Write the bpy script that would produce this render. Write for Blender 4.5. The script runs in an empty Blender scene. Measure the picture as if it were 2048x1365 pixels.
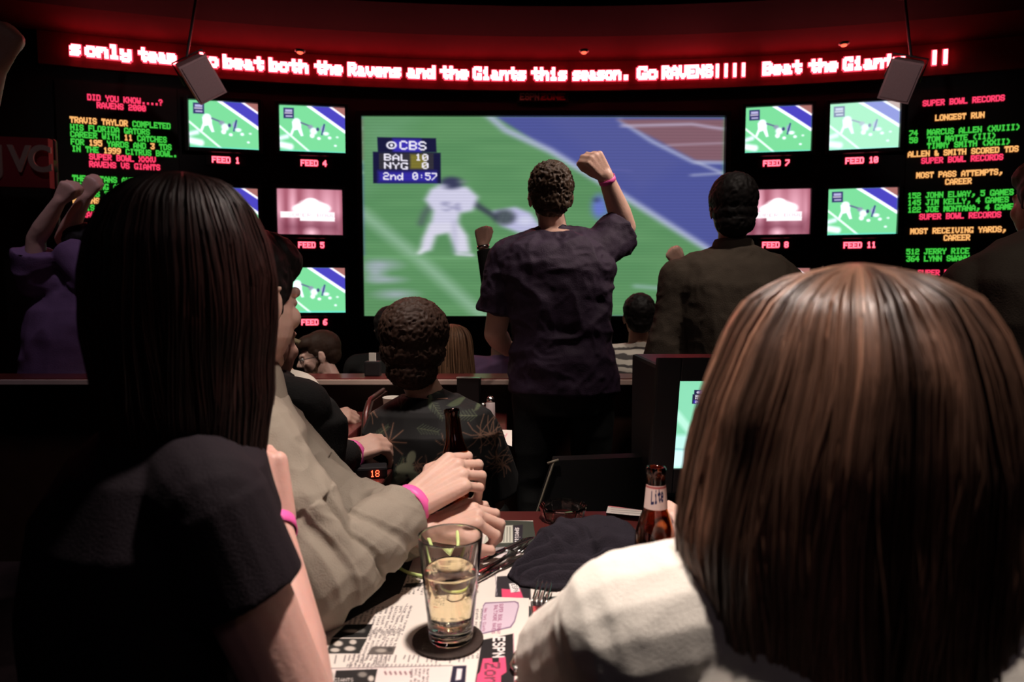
import bpy, bmesh, math, random
import numpy as np
from mathutils import Vector, Matrix, noise as mnoise
random.seed(7); RNG = np.random.default_rng(7)
sc = bpy.context.scene
COL = sc.collection

# ------------------------------------------------------------------ camera, world, exposure, room lights and added fill spots
F = 1300.0; CX = 1024.0; CY = 682.5
PITCH = math.radians(3.63); CAMZ = 1.235
cam_d = bpy.data.cameras.new('camera'); cam = bpy.data.objects.new('camera', cam_d); COL.objects.link(cam)
cam.location = (0, 0, CAMZ); cam.rotation_euler = (math.pi/2 - PITCH, 0, 0)
cam_d.sensor_width = 36.0; cam_d.lens = 36.0*F/2048.0; cam_d.clip_start = 0.02
cam_d.dof.use_dof = True; cam_d.dof.focus_distance = 1.7; cam_d.dof.aperture_fstop = 4.5
sc.camera = cam
sc.view_settings.view_transform = 'Standard'; sc.view_settings.look = 'None'
sc.view_settings.gamma = 1.0; sc.view_settings.use_curve_mapping = False
sc.view_settings.exposure = 0.0
w = bpy.data.worlds.new('world'); sc.world = w; w.use_nodes = True
w.node_tree.nodes['Background'].inputs[0].default_value = (0.9, 0.55, 0.85, 1)
w.node_tree.nodes['Background'].inputs[1].default_value = 0.0035

def spot(name, loc, target, energy, color, size_deg, blend=0.6, radius=0.06):
    d = bpy.data.lights.new(name, 'SPOT'); d.energy = energy; d.color = color
    d.spot_size = math.radians(size_deg); d.spot_blend = blend; d.shadow_soft_size = radius
    o = bpy.data.objects.new(name, d); COL.objects.link(o); o.location = loc
    o.rotation_euler = (Vector(target) - Vector(loc)).to_track_quat('-Z', 'Y').to_euler()
    return o
WARM = (1.0, 0.86, 0.77)
spot('table_downlight', (0.03, 0.84, 2.05), (0.0, 0.90, 0.75), 92, WARM, 66, 0.85, 0.04)
spot('near_seat_fill', (0.32, 0.34, 2.9), (0.29, 0.50, 1.25), 125, WARM, 30, 1.0, 0.04)  # added spot, brightens the right woman's crown and shoulder
spot('aisle_downlight', (0.95, 1.6, 3.6), (0.35, 2.6, 1.5), 115, (1.0, 0.84, 0.72), 46, 0.9, 0.10)
spot('raised_fist_fill', (1.9, 2.35, 3.1), (0.38, 2.62, 1.80), 230, (1.0, 0.84, 0.74), 27, 0.9, 0.06)  # added spot, aimed to brighten the raised fist and forearm
spot('left_table_downlight', (-0.55, 2.0, 3.3), (-0.75, 2.2, 0.75), 60, (1.0, 0.86, 0.72), 50, 0.8, 0.08)
spot('middle_table_downlight', (-0.1, 2.5, 3.4), (-0.15, 2.6, 0.75), 70, (1.0, 0.84, 0.76), 36, 0.9, 0.08)
spot('near_aisle_downlight', (-0.3, 1.5, 3.1), (-0.25, 1.95, 0.9), 160, (1.0, 0.84, 0.76), 36, 0.9, 0.08)
spot('front_row_fill', (-1.75, 2.5, 2.7), (-1.0, 3.4, 0.95), 80, (1.0, 0.88, 0.76), 44, 0.9, 0.08)  # no known fixture; placed to brighten the bearded man's face
spot('right_row_downlight', (0.7, 2.9, 3.3), (0.75, 3.4, 0.9), 60, (1.0, 0.9, 0.78), 30, 0.9, 0.08)
spot('left_crowd_downlight', (-1.6, 2.2, 3.2), (-2.3, 3.2, 1.4), 34, (0.95, 0.8, 1.0), 50, 0.9, 0.08)
spot('right_crowd_downlight', (1.3, 0.2, 3.1), (1.6, 1.9, 1.2), 34, (1.0, 0.86, 0.72), 50, 0.9, 0.08)
spot('rear_fill', (0.6, -1.9, 3.3), (0.1, 2.5, 1.0), 8, (1.0, 0.80, 0.92), 90, 0.9, 0.5)  # added soft fill behind the camera, gives shape to people's backs
spot('speaker_fill_left', (-0.9, 4.2, 3.6), (-2.84, 5.9, 3.2), 55, (1.0, 0.85, 0.8), 26, 0.9, 0.05)  # added spot, lifts the left speaker out of the dark
spot('speaker_fill_right', (1.8, 4.2, 3.6), (3.6, 6.0, 3.2), 40, (1.0, 0.85, 0.8), 26, 0.9, 0.05)  # added likewise for the right speaker
spot('banner_fill', (-3.2, 3.6, 3.6), (-4.4, 5.7, 2.4), 8, (1.0, 0.85, 0.8), 34, 0.9, 0.05)  # added spot so the banner shows

def ray(px, py):
    c, s = math.cos(PITCH), math.sin(PITCH)
    a = (px-CX)/F; b = (CY-py)/F
    return Vector((a, c + b*s, -s + b*c))
def P(px, py, d):                     # point seen at a photo pixel, d metres away along the room (world y)
    r = ray(px, py); r = r*(d/r.y); return Vector((r.x, r.y, CAMZ + r.z))
def PZ(px, py, z):                    # point on the horizontal plane z
    r = ray(px, py); r = r*((z-CAMZ)/r.z); return Vector((r.x, r.y, z))
def proj_np(X, Y, Z):
    c, s = math.cos(PITCH), math.sin(PITCH)
    Z = Z - CAMZ; f = Y*c - Z*s; u = Y*s + Z*c
    return CX + F*X/f, CY - F*u/f

# ------------------------------------------------------------------ materials
def L(c):                              # sRGB 0-255 -> linear
    return tuple((x/255/12.92 if x/255 <= .04045 else ((x/255+.055)/1.055)**2.4) for x in c)
MATS = {}
def mat(name, col, rough=0.7, spec=0.4, var=0.12, scale=12.0, bump=0.0, bscale=60.0, metal=0.0, sss=0.0,
        stretch=None, coat=0.0, attr=None, sheen=0.0):
    if name in MATS: return MATS[name]
    m = bpy.data.materials.new(name); m.use_nodes = True; MATS[name] = m
    nt = m.node_tree; N = nt.nodes; K = nt.links; b = N['Principled BSDF']
    b.inputs['Roughness'].default_value = rough; b.inputs['Specular IOR Level'].default_value = spec
    b.inputs['Metallic'].default_value = metal
    tc = N.new('ShaderNodeTexCoord'); mp = N.new('ShaderNodeMapping'); K.new(tc.outputs['Object'], mp.inputs[0])
    if stretch: mp.inputs['Scale'].default_value = stretch
    n = N.new('ShaderNodeTexNoise'); n.inputs['Scale'].default_value = scale; n.inputs['Detail'].default_value = 4
    K.new(mp.outputs[0], n.inputs['Vector'])
    r = N.new('ShaderNodeMixRGB'); r.blend_type = 'MIX'
    r.inputs[1].default_value = tuple(c*(1-var) for c in col)+(1,); r.inputs[2].default_value = tuple(min(1, c*(1+var)) for c in col)+(1,)
    K.new(n.outputs['Fac'], r.inputs[0])
    if attr:
        at = N.new('ShaderNodeAttribute'); at.attribute_name = attr
        mu = N.new('ShaderNodeMixRGB'); mu.blend_type = 'MULTIPLY'; mu.inputs[0].default_value = 1
        K.new(r.outputs[0], mu.inputs[1]); K.new(at.outputs['Color'], mu.inputs[2]); K.new(mu.outputs[0], b.inputs['Base Color'])
    else: K.new(r.outputs[0], b.inputs['Base Color'])
    if bump:
        n2 = N.new('ShaderNodeTexNoise'); n2.inputs['Scale'].default_value = bscale; n2.inputs['Detail'].default_value = 3
        K.new(mp.outputs[0], n2.inputs['Vector'])
        bp = N.new('ShaderNodeBump'); bp.inputs['Strength'].default_value = bump; bp.inputs['Distance'].default_value = 0.004
        K.new(n2.outputs['Fac'], bp.inputs['Height']); K.new(bp.outputs[0], b.inputs['Normal'])
    if sss:
        b.inputs['Subsurface Weight'].default_value = sss; b.inputs['Subsurface Radius'].default_value = (0.012, 0.004, 0.002)
        b.inputs['Subsurface Scale'].default_value = 1.0
    if coat: b.inputs['Coat Weight'].default_value = coat
    if sheen: b.inputs['Sheen Weight'].default_value = sheen
    return m
def emis(name, col, strength, attr=None, back=(0.01, 0.01, 0.01)):
    if name in MATS: return MATS[name]
    m = bpy.data.materials.new(name); m.use_nodes = True; MATS[name] = m
    nt = m.node_tree; b = nt.nodes['Principled BSDF']
    b.inputs['Base Color'].default_value = back+(1,); b.inputs['Roughness'].default_value = 0.5
    b.inputs['Emission Strength'].default_value = strength
    if attr:
        at = nt.nodes.new('ShaderNodeAttribute'); at.attribute_name = attr
        mu = nt.nodes.new('ShaderNodeMixRGB'); mu.blend_type = 'MULTIPLY'; mu.inputs[0].default_value = 1; mu.inputs[2].default_value = tuple(col)+(1,)
        nt.links.new(at.outputs['Color'], mu.inputs[1]); nt.links.new(mu.outputs[0], b.inputs['Emission Color'])
    else: b.inputs['Emission Color'].default_value = tuple(col)+(1,)
    return m
def glassmat(name, col, rough=0.0, ior=1.45):
    if name in MATS: return MATS[name]
    m = bpy.data.materials.new(name); m.use_nodes = True; MATS[name] = m
    b = m.node_tree.nodes['Principled BSDF']
    b.inputs['Base Color'].default_value = tuple(col)+(1,); b.inputs['Roughness'].default_value = rough
    b.inputs['Transmission Weight'].default_value = 1.0; b.inputs['IOR'].default_value = ior
    return m

# ------------------------------------------------------------------ object helpers
def props(o, label=None, cat=None, group=None, kind=None):
    if label: o['label'] = label
    if cat: o['category'] = cat
    if group: o['group'] = group
    if kind: o['kind'] = kind
    return o
def empty(name, loc, label, cat, group=None):
    o = bpy.data.objects.new(name, None); COL.objects.link(o); o.location = loc; o.empty_display_size = 0.1
    return props(o, label, cat, group)
def woff(o):
    v = Vector((0, 0, 0))
    while o is not None: v = v + o.location; o = o.parent
    return v
def obj(name, vf, m, parent=None, smooth=True, label=None, loc=None):
    """vf = (verts, faces) in world coordinates -> one mesh object under parent"""
    V, Fc = vf[0], vf[1]
    V = np.asarray(V, dtype=np.float64).reshape(-1, 3)
    if parent is None and loc is None:
        loc = Vector(((V[:, 0].min()+V[:, 0].max())/2, (V[:, 1].min()+V[:, 1].max())/2, V[:, 2].min()))
    off = woff(parent) if parent is not None else Vector(loc)
    V = V - np.array(off)[None]
    me = bpy.data.meshes.new(name)
    if isinstance(Fc, np.ndarray):
        n = len(Fc); k = Fc.shape[1]
        me.vertices.add(len(V)); me.vertices.foreach_set('co', V.astype(np.float32).ravel())
        me.loops.add(n*k); me.loops.foreach_set('vertex_index', Fc.astype(np.int32).ravel())
        me.polygons.add(n); me.polygons.foreach_set('loop_start', np.arange(0, n*k, k, dtype=np.int32))
        me.update(calc_edges=True); me.validate()
    else:
        me.from_pydata([tuple(v) for v in V], [], [tuple(f) for f in Fc]); me.update()
    if smooth: me.polygons.foreach_set('use_smooth', [True]*len(me.polygons))
    if len(vf) > 2 and vf[2] is not None:
        ca = me.color_attributes.new('col', 'FLOAT_COLOR', 'POINT')
        c = np.ones((len(V), 4), dtype=np.float32); c[:, :3] = np.asarray(vf[2]).reshape(-1, 3); ca.data.foreach_set('color', c.ravel())
    me.materials.append(m)
    o = bpy.data.objects.new(name, me); COL.objects.link(o)
    if parent is not None: o.parent = parent
    else: o.location = loc
    if label: o['label'] = label
    return o

class G:                                # gathers closed shapes
    def __init__(s): s.V = []; s.F = []; s.n = 0
    def add(s, V, Fc):
        V = [tuple(v) for v in V]; s.V += V; s.F += [tuple(i+s.n for i in f) for f in Fc]; s.n += len(V); return s
    def out(s): return (s.V, s.F)
    def rings(s, R, closed=True):       # list of rings (same count) lofted and capped
        k = len(R[0]); V = [v for r in R for v in r]; Fc = []
        for i in range(len(R)-1):
            for j in range(k):
                a = i*k+j; b = i*k+(j+1) % k; Fc.append((a, b, b+k, a+k))
        if closed: Fc.append(tuple(reversed(range(k)))); Fc.append(tuple(range((len(R)-1)*k, len(R)*k)))
        return s.add(V, Fc)
    def cone(s, p0, r0, p1, r1, seg=14, cap=True, flat=1.0, axis=None, capn=4):
        p0 = Vector(p0); p1 = Vector(p1); d = p1-p0; Ln = d.length
        if Ln < 1e-6: d = Vector((0, 0, 1)); Ln = 1e-6
        d = d/ Ln if Ln > 1e-6 else d
        u = Vector(axis) if axis is not None else (Vector((0, 0, 1)) if abs(d.z) < .9 else Vector((1, 0, 0)))
        u = (u - d*u.dot(d)).normalized(); v = d.cross(u)
        R = []
        def ring(c, r): R.append([c + (u*math.cos(a)*flat + v*math.sin(a))*r for a in [2*math.pi*i/seg for i in range(seg)]])
        if cap:
            for i in range(capn): t = (math.pi/2)*(1-(i+.35)/capn); ring(p0 - d*math.sin(t)*r0, r0*math.cos(t))
        ring(p0, r0); ring(p1, r1)
        if cap:
            for i in range(capn): t = (math.pi/2)*((i+.65)/capn); ring(p1 + d*math.sin(t)*r1, r1*math.cos(t))
        return s.rings(R)
    def ball(s, c, r, rot=None, nu=16, nv=10):
        c = Vector(c); r = (r, r, r) if not hasattr(r, '__len__') else r; R = []
        for i in range(nv):
            t = -math.pi/2 + math.pi*(i+.5)/nv; q = []
            for j in range(nu):
                a = 2*math.pi*j/nu; p = Vector((r[0]*math.cos(t)*math.cos(a), r[1]*math.cos(t)*math.sin(a), r[2]*math.sin(t)))
                q.append(c + (rot @ p if rot is not None else p))
            R.append(q)
        return s.rings(R)
    def loft(s, secs, seg=28, ex=2.3):  # secs: (centre, u vec*ru, v vec*rv)
        R = []
        for c, u, v in secs:
            q = []
            for i in range(seg):
                a = 2*math.pi*i/seg; ca, sa = math.cos(a), math.sin(a)
                q.append(Vector(c) + Vector(u)*math.copysign(abs(ca)**(2/ex), ca) + Vector(v)*math.copysign(abs(sa)**(2/ex), sa))
            R.append(q)
        return s.rings(R)
    def box(s, c, h, rot=None, bev=0.0):
        c = Vector(c); bm = bmesh.new(); bmesh.ops.create_cube(bm, size=2)
        for v in bm.verts: v.co = Vector((v.co.x*h[0], v.co.y*h[1], v.co.z*h[2]))
        if bev: bmesh.ops.bevel(bm, geom=bm.edges[:]+bm.verts[:], offset=bev, segments=2, affect='EDGES', profile=0.6)
        V = [c + (rot @ v.co if rot is not None else v.co) for v in bm.verts]
        bm.verts.index_update(); Fc = [[v.index for v in f.verts] for f in bm.faces]; bm.free()
        return s.add(V, Fc)
    def lathe(s, c, prof, seg=40, rot=None, closed=False):
        c = Vector(c); R = []
        for r, z in prof:
            R.append([c + (rot @ Vector((r*math.cos(a), r*math.sin(a), z)) if rot is not None else Vector((r*math.cos(a), r*math.sin(a), z))) for a in [2*math.pi*i/seg for i in range(seg)]])
        if closed: R.append(R[0]); return s.rings(R, closed=False)
        return s.rings(R)
    def tube(s, pts, r, seg=8, closed=True):
        pts = [Vector(p) for p in pts]; R = []; u = None
        for i, p in enumerate(pts):
            d = (pts[min(i+1, len(pts)-1)] - pts[max(i-1, 0)]).normalized()
            if u is None: u = Vector((0, 0, 1)) if abs(d.z) < .9 else Vector((1, 0, 0))
            u = (u - d*u.dot(d)).normalized(); v = d.cross(u); rr = r[i] if hasattr(r, '__len__') else r
            R.append([p + (u*math.cos(2*math.pi*k/seg) + v*math.sin(2*math.pi*k/seg))*rr for k in range(seg)])
        return s.rings(R)

def pnoise(Pn, seed=0):
    Pn = np.asarray(Pn); i = np.floor(Pn).astype(np.int64); f = Pn - i; f = f*f*(3-2*f); r = 0
    def h(a, b, c):
        n = (a*374761393 + b*668265263 + c*2147483647 + seed*974634777) & 0xffffffff
        n = ((n ^ (n >> 13))*1274126177) & 0xffffffff; n = n ^ (n >> 16)
        return (n & 0xffff)/32767.5 - 1
    for dx in (0, 1):
        for dy in (0, 1):
            for dz in (0, 1):
                wt = (f[:, 0] if dx else 1-f[:, 0])*(f[:, 1] if dy else 1-f[:, 1])*(f[:, 2] if dz else 1-f[:, 2])
                r = r + wt*h(i[:, 0]+dx, i[:, 1]+dy, i[:, 2]+dz)
    return r
def folds(amp, freq, seed=1, stretch=(1, 1, 1), ridge=True):
    st = np.array(stretch)
    def f(V, N):
        q = V*st*freq; wv = np.stack([pnoise(q*.6, seed+3), pnoise(q*.6, seed+4), pnoise(q*.6, seed+5)], 1)
        n = pnoise(q + wv*.8, seed)
        if ridge: n = 0.5 - np.abs(n)*1.6
        n2 = pnoise(q*2.3, seed+9)*.35
        return V + N*((n+n2)*amp)[:, None]
    return f
def remesh(g, voxel, smooth=5, disp=(), cut=None):
    me = bpy.data.meshes.new('tmp'); me.from_pydata([tuple(v) for v in g.V], [], g.F); me.update()
    o = bpy.data.objects.new('tmp', me); COL.objects.link(o)
    m = o.modifiers.new('r', 'REMESH'); m.mode = 'VOXEL'; m.voxel_size = voxel; m.adaptivity = 0.0
    if smooth: s = o.modifiers.new('s', 'SMOOTH'); s.iterations = smooth; s.factor = 0.5
    dg = bpy.context.evaluated_depsgraph_get(); dg.update()
    out = bpy.data.meshes.new_from_object(o.evaluated_get(dg))
    bpy.data.objects.remove(o); bpy.data.meshes.remove(me)
    n = len(out.vertices); V = np.empty(n*3, np.float32); out.vertices.foreach_get('co', V); V = V.reshape(-1, 3).astype(np.float64)
    Nn = np.empty(n*3, np.float32); out.vertices.foreach_get('normal', Nn); Nn = Nn.reshape(-1, 3).astype(np.float64)
    q = np.empty(len(out.loops), np.int32); out.loops.foreach_get('vertex_index', q)
    if len(q) == 4*len(out.polygons): Fc = q.reshape(-1, 4)
    else: Fc = [tuple(p.vertices) for p in out.polygons]
    bpy.data.meshes.remove(out)
    for d in disp: V = d(V, Nn)
    return (V, Fc)

# ------------------------------------------------------------------ 5x7 dot letters
_H = "0000000000 00005F0000 0007000700 147F147F14 242A7F2A12 2313086462 3649562050 0008070300 001C224100 0041221C00 2A1C7F1C2A 08083E0808 0080703000 0808080808 0000606000 2010080402 3E5149453E 00427F4000 7249494946 2141494D33 1814127F10 2745454539 3C4A494931 4121110907 3649494936 464949291E 0000140000 0040340000 0008142241 1414141414 0041221408 0201590906 3E415D594E 7C1211127C 7F49494936 3E41414122 7F4141413E 7F49494941 7F09090901 3E41415173 7F0808087F 00417F4100 2040413F01 7F08142241 7F40404040 7F021C027F 7F0408107F 3E4141413E 7F09090906 3E4151215E 7F09192946 2649494932 03017F0103 3F4040403F 1F2040201F 3F4038403F 6314081463 0304780403 6159494D43 007F414141 0204081020 004141417F 0402010204 4040404040 0003070800 2054547840 7F28444438 3844444428 384444287F 3854545418 00087E0902 18A4A49C78 7F08040478 00447D4000 2040403D00 7F10284400 00417F4000 7C04780478 7C08040478 3844444438 FC18242418 18242418FC 7C08040408 4854545424 04043F4424 3C4040207C 1C2040201C 3C4030403C 4428102844 4C9090907C 4464544C44".split()
def glyph(ch):
    i = ord(ch)-32
    if i < 0 or i >= len(_H): i = 0
    return [int(_H[i][2*k:2*k+2], 16) for k in range(5)]
def bitmap(txt, gap=1):
    B = np.zeros((8, len(txt)*(5+gap)), bool)
    for k, ch in enumerate(txt):
        for c, v in enumerate(glyph(ch)):
            for r in range(8):
                if v >> r & 1: B[r, k*(5+gap)+c] = True
    return B

# ------------------------------------------------------------------ canvas: paints the picture a screen shows / the print on paper
class Canvas:
    def __init__(s, X, Y, bg): s.X = X; s.Y = Y; s.C = np.zeros(X.shape+(3,)); s.C[:] = np.array(bg, float)
    def mix(s, a, col): s.C += (np.array(col, float) - s.C)*np.clip(a, 0, 1)[..., None]
    def poly(s, pts, col, soft=1.0, a=1.0):
        d = np.full(s.X.shape, 1e9); ins = np.zeros(s.X.shape, bool); n = len(pts)
        for i in range(n):
            x0, y0 = pts[i]; x1, y1 = pts[(i+1) % n]; ex, ey = x1-x0, y1-y0
            t = np.clip(((s.X-x0)*ex+(s.Y-y0)*ey)/(ex*ex+ey*ey+1e-12), 0, 1)
            d = np.minimum(d, np.hypot(s.X-x0-t*ex, s.Y-y0-t*ey))
            if y0 != y1: ins ^= ((y0 > s.Y) != (y1 > s.Y)) & (s.X < (x1-x0)*(s.Y-y0)/(y1-y0)+x0)
        s.mix(a*np.clip(.5 + np.where(ins, d, -d)/max(soft, 1e-6), 0, 1), col)
    def rect(s, x0, y0, x1, y1, col, soft=1.0, a=1.0): s.poly([(x0, y0), (x1, y0), (x1, y1), (x0, y1)], col, soft, a)
    def line(s, pts, wd, col, soft=1.0, a=1.0):
        d = np.full(s.X.shape, 1e9)
        for (x0, y0), (x1, y1) in zip(pts[:-1], pts[1:]):
            ex, ey = x1-x0, y1-y0; t = np.clip(((s.X-x0)*ex+(s.Y-y0)*ey)/(ex*ex+ey*ey+1e-12), 0, 1)
            d = np.minimum(d, np.hypot(s.X-x0-t*ex, s.Y-y0-t*ey))
        s.mix(a*np.clip(.5+(wd/2-d)/max(soft, 1e-6), 0, 1), col)
    def ell(s, cx, cy, rx, ry, col, soft=.3, a=1.0, rot=0):
        c, sn = math.cos(rot), math.sin(rot); dx = s.X-cx; dy = s.Y-cy
        u = (dx*c+dy*sn)/rx; v = (-dx*sn+dy*c)/ry; s.mix(a*np.clip((1-np.hypot(u, v))/soft, 0, 1), col)
    def text(s, x, y, ux, uy, vx, vy, txt, col, a=1.0, grow=0.0):
        """(x,y) top-left; (ux,uy) = advance of one dot along the line, (vx,vy) = one dot down"""
        B = bitmap(txt).astype(float); det = ux*vy-uy*vx; dx = s.X-x; dy = s.Y-y
        u = (dx*vy-dy*vx)/det; v = (-dx*uy+dy*ux)/det
        m = (u > -1) & (v > -1) & (u < B.shape[1]+1) & (v < 9)
        if not m.any(): return
        uu = u[m]-.5; vv = v[m]-.5; i0 = np.floor(uu).astype(int); j0 = np.floor(vv).astype(int); Bp = np.pad(B, 3); r = 0
        for di in (0, 1):
            for dj in (0, 1):
                wt = (uu-i0 if di else 1-(uu-i0))*(vv-j0 if dj else 1-(vv-j0))
                r = r + wt*Bp[np.clip(j0+dj+3, 0, Bp.shape[0]-1), np.clip(i0+di+3, 0, Bp.shape[1]-1)]
        al = np.zeros(s.X.shape); al[m] = np.clip(r*(1.25+grow)-.1, 0, 1); s.mix(al*a, col)
    def blur(s, kx=0, ky=0):
        for ax, k in ((1, kx), (0, ky)):
            if k:
                acc = 0
                for d in range(-k, k+1): acc = acc + np.roll(s.C, d, ax)
                s.C = acc/(2*k+1)
    def lin(s):
        c = np.clip(s.C/255, 0, 1); return np.where(c <= .04045, c/12.92, ((c+.055)/1.055)**2.4)
def grid_faces(nr, nc):
    i = np.arange(nr-1)[:, None]*nc + np.arange(nc-1)[None]; i = i.ravel()
    return np.stack([i, i+nc, i+nc+1, i+1], 1)
# ------------------------------------------------------------------ the room shell
ARC_R = 16.0; ARC_X = 0.45; ARC_Y = 7.5
def arc_y(x): return ARC_Y - ARC_R + math.sqrt(ARC_R**2 - (x-ARC_X)**2)
def arc_hit(px, py, off=0.0):          # where a photo pixel meets the curved video wall
    y = 7.3
    for _ in range(30):
        p = P(px, py, y); y = arc_y(p.x) - off
    return P(px, py, y)
def arc_pt(s, z, off=0.0):             # s = arc length from the middle of the wall
    a = s/ARC_R; r = ARC_R - off
    return Vector((ARC_X + r*math.sin(a), ARC_Y - ARC_R + r*math.cos(a), z))
def arc_s(x): return ARC_R*math.asin((x-ARC_X)/ARC_R)
M_wall = mat('black_wall_paint', (0.012, 0.009, 0.011), .75, .3, .3, 3)
M_led = mat('black_led_panel', (0.010, 0.008, 0.009), .55, .35, .2, 30)
M_cove_glow = mat('cove_glow_tint', (0.050, 0.004, 0.006), .9, .05, .3, 2.0, .2, 6)  # redder and brighter than the ceiling, stands in for ticker glow
M_ceil = mat('ceiling_paint', (0.010, 0.0010, 0.0016), .9, .04, .35, 1.1, .2, 6)
M_carpet = mat('dark_carpet', (0.02, 0.012, 0.015), .95, .1, .4, 25, .4, 200)
M_black = mat('black_plastic', (0.012, 0.011, 0.013), .45, .4, .15, 20)
M_wood = mat('mahogany', (0.10, 0.020, 0.018), .28, .5, .35, 5, stretch=(1, 9, 9))
M_wood_dark = mat('dark_stained_wood', (0.03, 0.013, 0.009), .4, .4, .35, 5, stretch=(2, 8, 2))
M_brass = mat('brushed_brass', (0.55, 0.36, 0.26), .3, .5, .1, 30, metal=.9)
M_steel = mat('stainless_steel', (0.62, 0.6, 0.58), .22, .5, .08, 40, metal=1.0)
CEIL = 3.97
def panel(s0, s1, z0, z1, off0, thick, n=40):
    g = G(); R = []
    for i in range(n+1):
        s = s0+(s1-s0)*i/n
        R.append([arc_pt(s, z0, off0), arc_pt(s, z1, off0), arc_pt(s, z1, off0+thick), arc_pt(s, z0, off0+thick)])
    return g.rings(R)
props(obj('wall_back', panel(-6.6, 6.6, 0, 4.3, -0.25, 0.25, 60).out(), M_wall, smooth=False), kind='structure')
g = G(); g.box((0.3, 3.0, -0.05), (7.2, 5.2, 0.05)); props(obj('floor', g.out(), M_carpet, smooth=False), kind='structure')
g = G(); g.box((-6.15, 2.0, 2.1), (0.1, 4.6, 2.2)); props(obj('wall_left', g.out(), M_wall, smooth=False), kind='structure')
g = G(); g.box((6.95, 2.0, 2.1), (0.1, 4.6, 2.2)); props(obj('wall_right', g.out(), M_wall, smooth=False), kind='structure')
# stepped ceiling: flat slab with curved drop ribs following the video wall
g = G(); g.box((0.3, 3.0, CEIL+.55), (7.2, 5.2, 0.05)); props(obj('ceiling', g.out(), M_ceil, smooth=False), kind='structure')
def slab(offa, offb, z0, z1, name, m=M_ceil):
    R = [];
    for i in range(61):
        s = -7+14*i/60; R.append([arc_pt(s, z0, offa), arc_pt(s, z1, offa), arc_pt(s, z1, offb), arc_pt(s, z0, offb)])
    g = G(); g.rings(R); return props(obj(name, g.out(), m, smooth=False), kind='structure')
slab(-.2, 1.25, CEIL, CEIL+.5, 'ceiling_soffit')
slab(1.25, 2.1, CEIL+.1, CEIL+.5, 'ceiling_soffit')
slab(2.1, 3.4, CEIL+.22, CEIL+.5, 'ceiling_soffit')
R_ = []  # sloping cove, shape added to catch the ticker's red light
for i in range(61):
    s_ = -6.4+12.8*i/60; R_.append([arc_pt(s_, 3.90, .0), arc_pt(s_, 3.90, .07), arc_pt(s_, CEIL, .55), arc_pt(s_, CEIL+.05, .55), arc_pt(s_, CEIL+.05, .0)])
g = G(); g.rings(R_); props(obj('trim_1', g.out(), M_cove_glow, smooth=False), kind='structure')

# ------------------------------------------------------------------ LED ticker over the video wall
def s_of(px, py, off=0.0): p = arc_hit(px, py, off); return arc_s(p.x)*(1), p.z
M_tick = emis('ticker_led', (1.0, 0.10, 0.11), 26.0)
M_tick_halo = emis('ticker_led_halo', (1.0, 0.05, 0.09), 2.2)  # emissive layer imitating bloom around the ticker letters
def dots(txt, s0, sw, zc, h, off, grow=.12, bold=0.0, curve=0.0):
    """txt on the wall, each row of lit dots one raised bar; sw = width of one dot, h = letter height for 7 rows"""
    B = bitmap(txt); g = G(); dh = h/7.0
    for r in range(8):
        c = 0
        while c < B.shape[1]:
            if B[r, c]:
                e = c
                while e < B.shape[1] and B[r, e]: e += 1
                a = s0 + (c-grow-bold)*sw; b = s0 + (e+grow)*sw; z1 = zc + h/2 - (r-grow)*dh; z0 = zc + h/2 - (r+1+grow)*dh
                q = [arc_pt(a, z0, off), arc_pt(b, z0, off), arc_pt(b, z1, off), arc_pt(a, z1, off)]
                k = [arc_pt(a, z0, off-.008), arc_pt(b, z0, off-.008), arc_pt(b, z1, off-.008), arc_pt(a, z1, off-.008)]
                g.rings([k, q]); c = e
            else: c += 1
    return g
tz = 3.745
tick = empty('led_ticker', arc_pt(0, tz-.17, .06), 'long curved red LED ticker board running across the top of the video wall', 'LED sign')
obj('housing', panel(-5.25, 5.2, tz-.17, tz+.15, 0.0, .06, 60).out(), mat('ticker_panel', (.16, .012, .014), .6, .3, .2, 20), tick, smooth=False)  # panel colour reddened to carry the letters' halo
words = [('s', 150, 168), ('only', 180, 268), ('team', 285, 357), ('to', 400, 440), ('beat', 452, 530), ('both', 543, 618), ('the', 633, 686),
         ('Ravens', 699, 802), ('and', 816, 870), ('the', 882, 936), ('Giants', 947, 1050), ('this', 1063, 1131), ('season.', 1145, 1255),
         ('Go', 1273, 1311), ('RAVENS!!!!', 1322, 1490), ('Beat', 1522, 1597), ('the', 1613, 1668), ('Giants', 1681, 1800), ('!!', 1853, 1893)]
for wd, xa, xb in words:
    sa = s_of(xa, 150)[0]; sb = s_of(xb, 150)[0]; nd = len(wd)*6-1; sw = (sb-sa)/nd
    if wd == '!!': sa -= sw*.5
    obj('lit_word', dots(wd, sa, sw, tz-.005, .125, .112, .42).out(), M_tick, tick, smooth=False)
    obj('lit_word_halo', dots(wd, sa, sw, tz-.005, .125, .100, 1.0).out(), M_tick_halo, tick, smooth=False)  # wider red copy behind each word, an imitated glow

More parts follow.
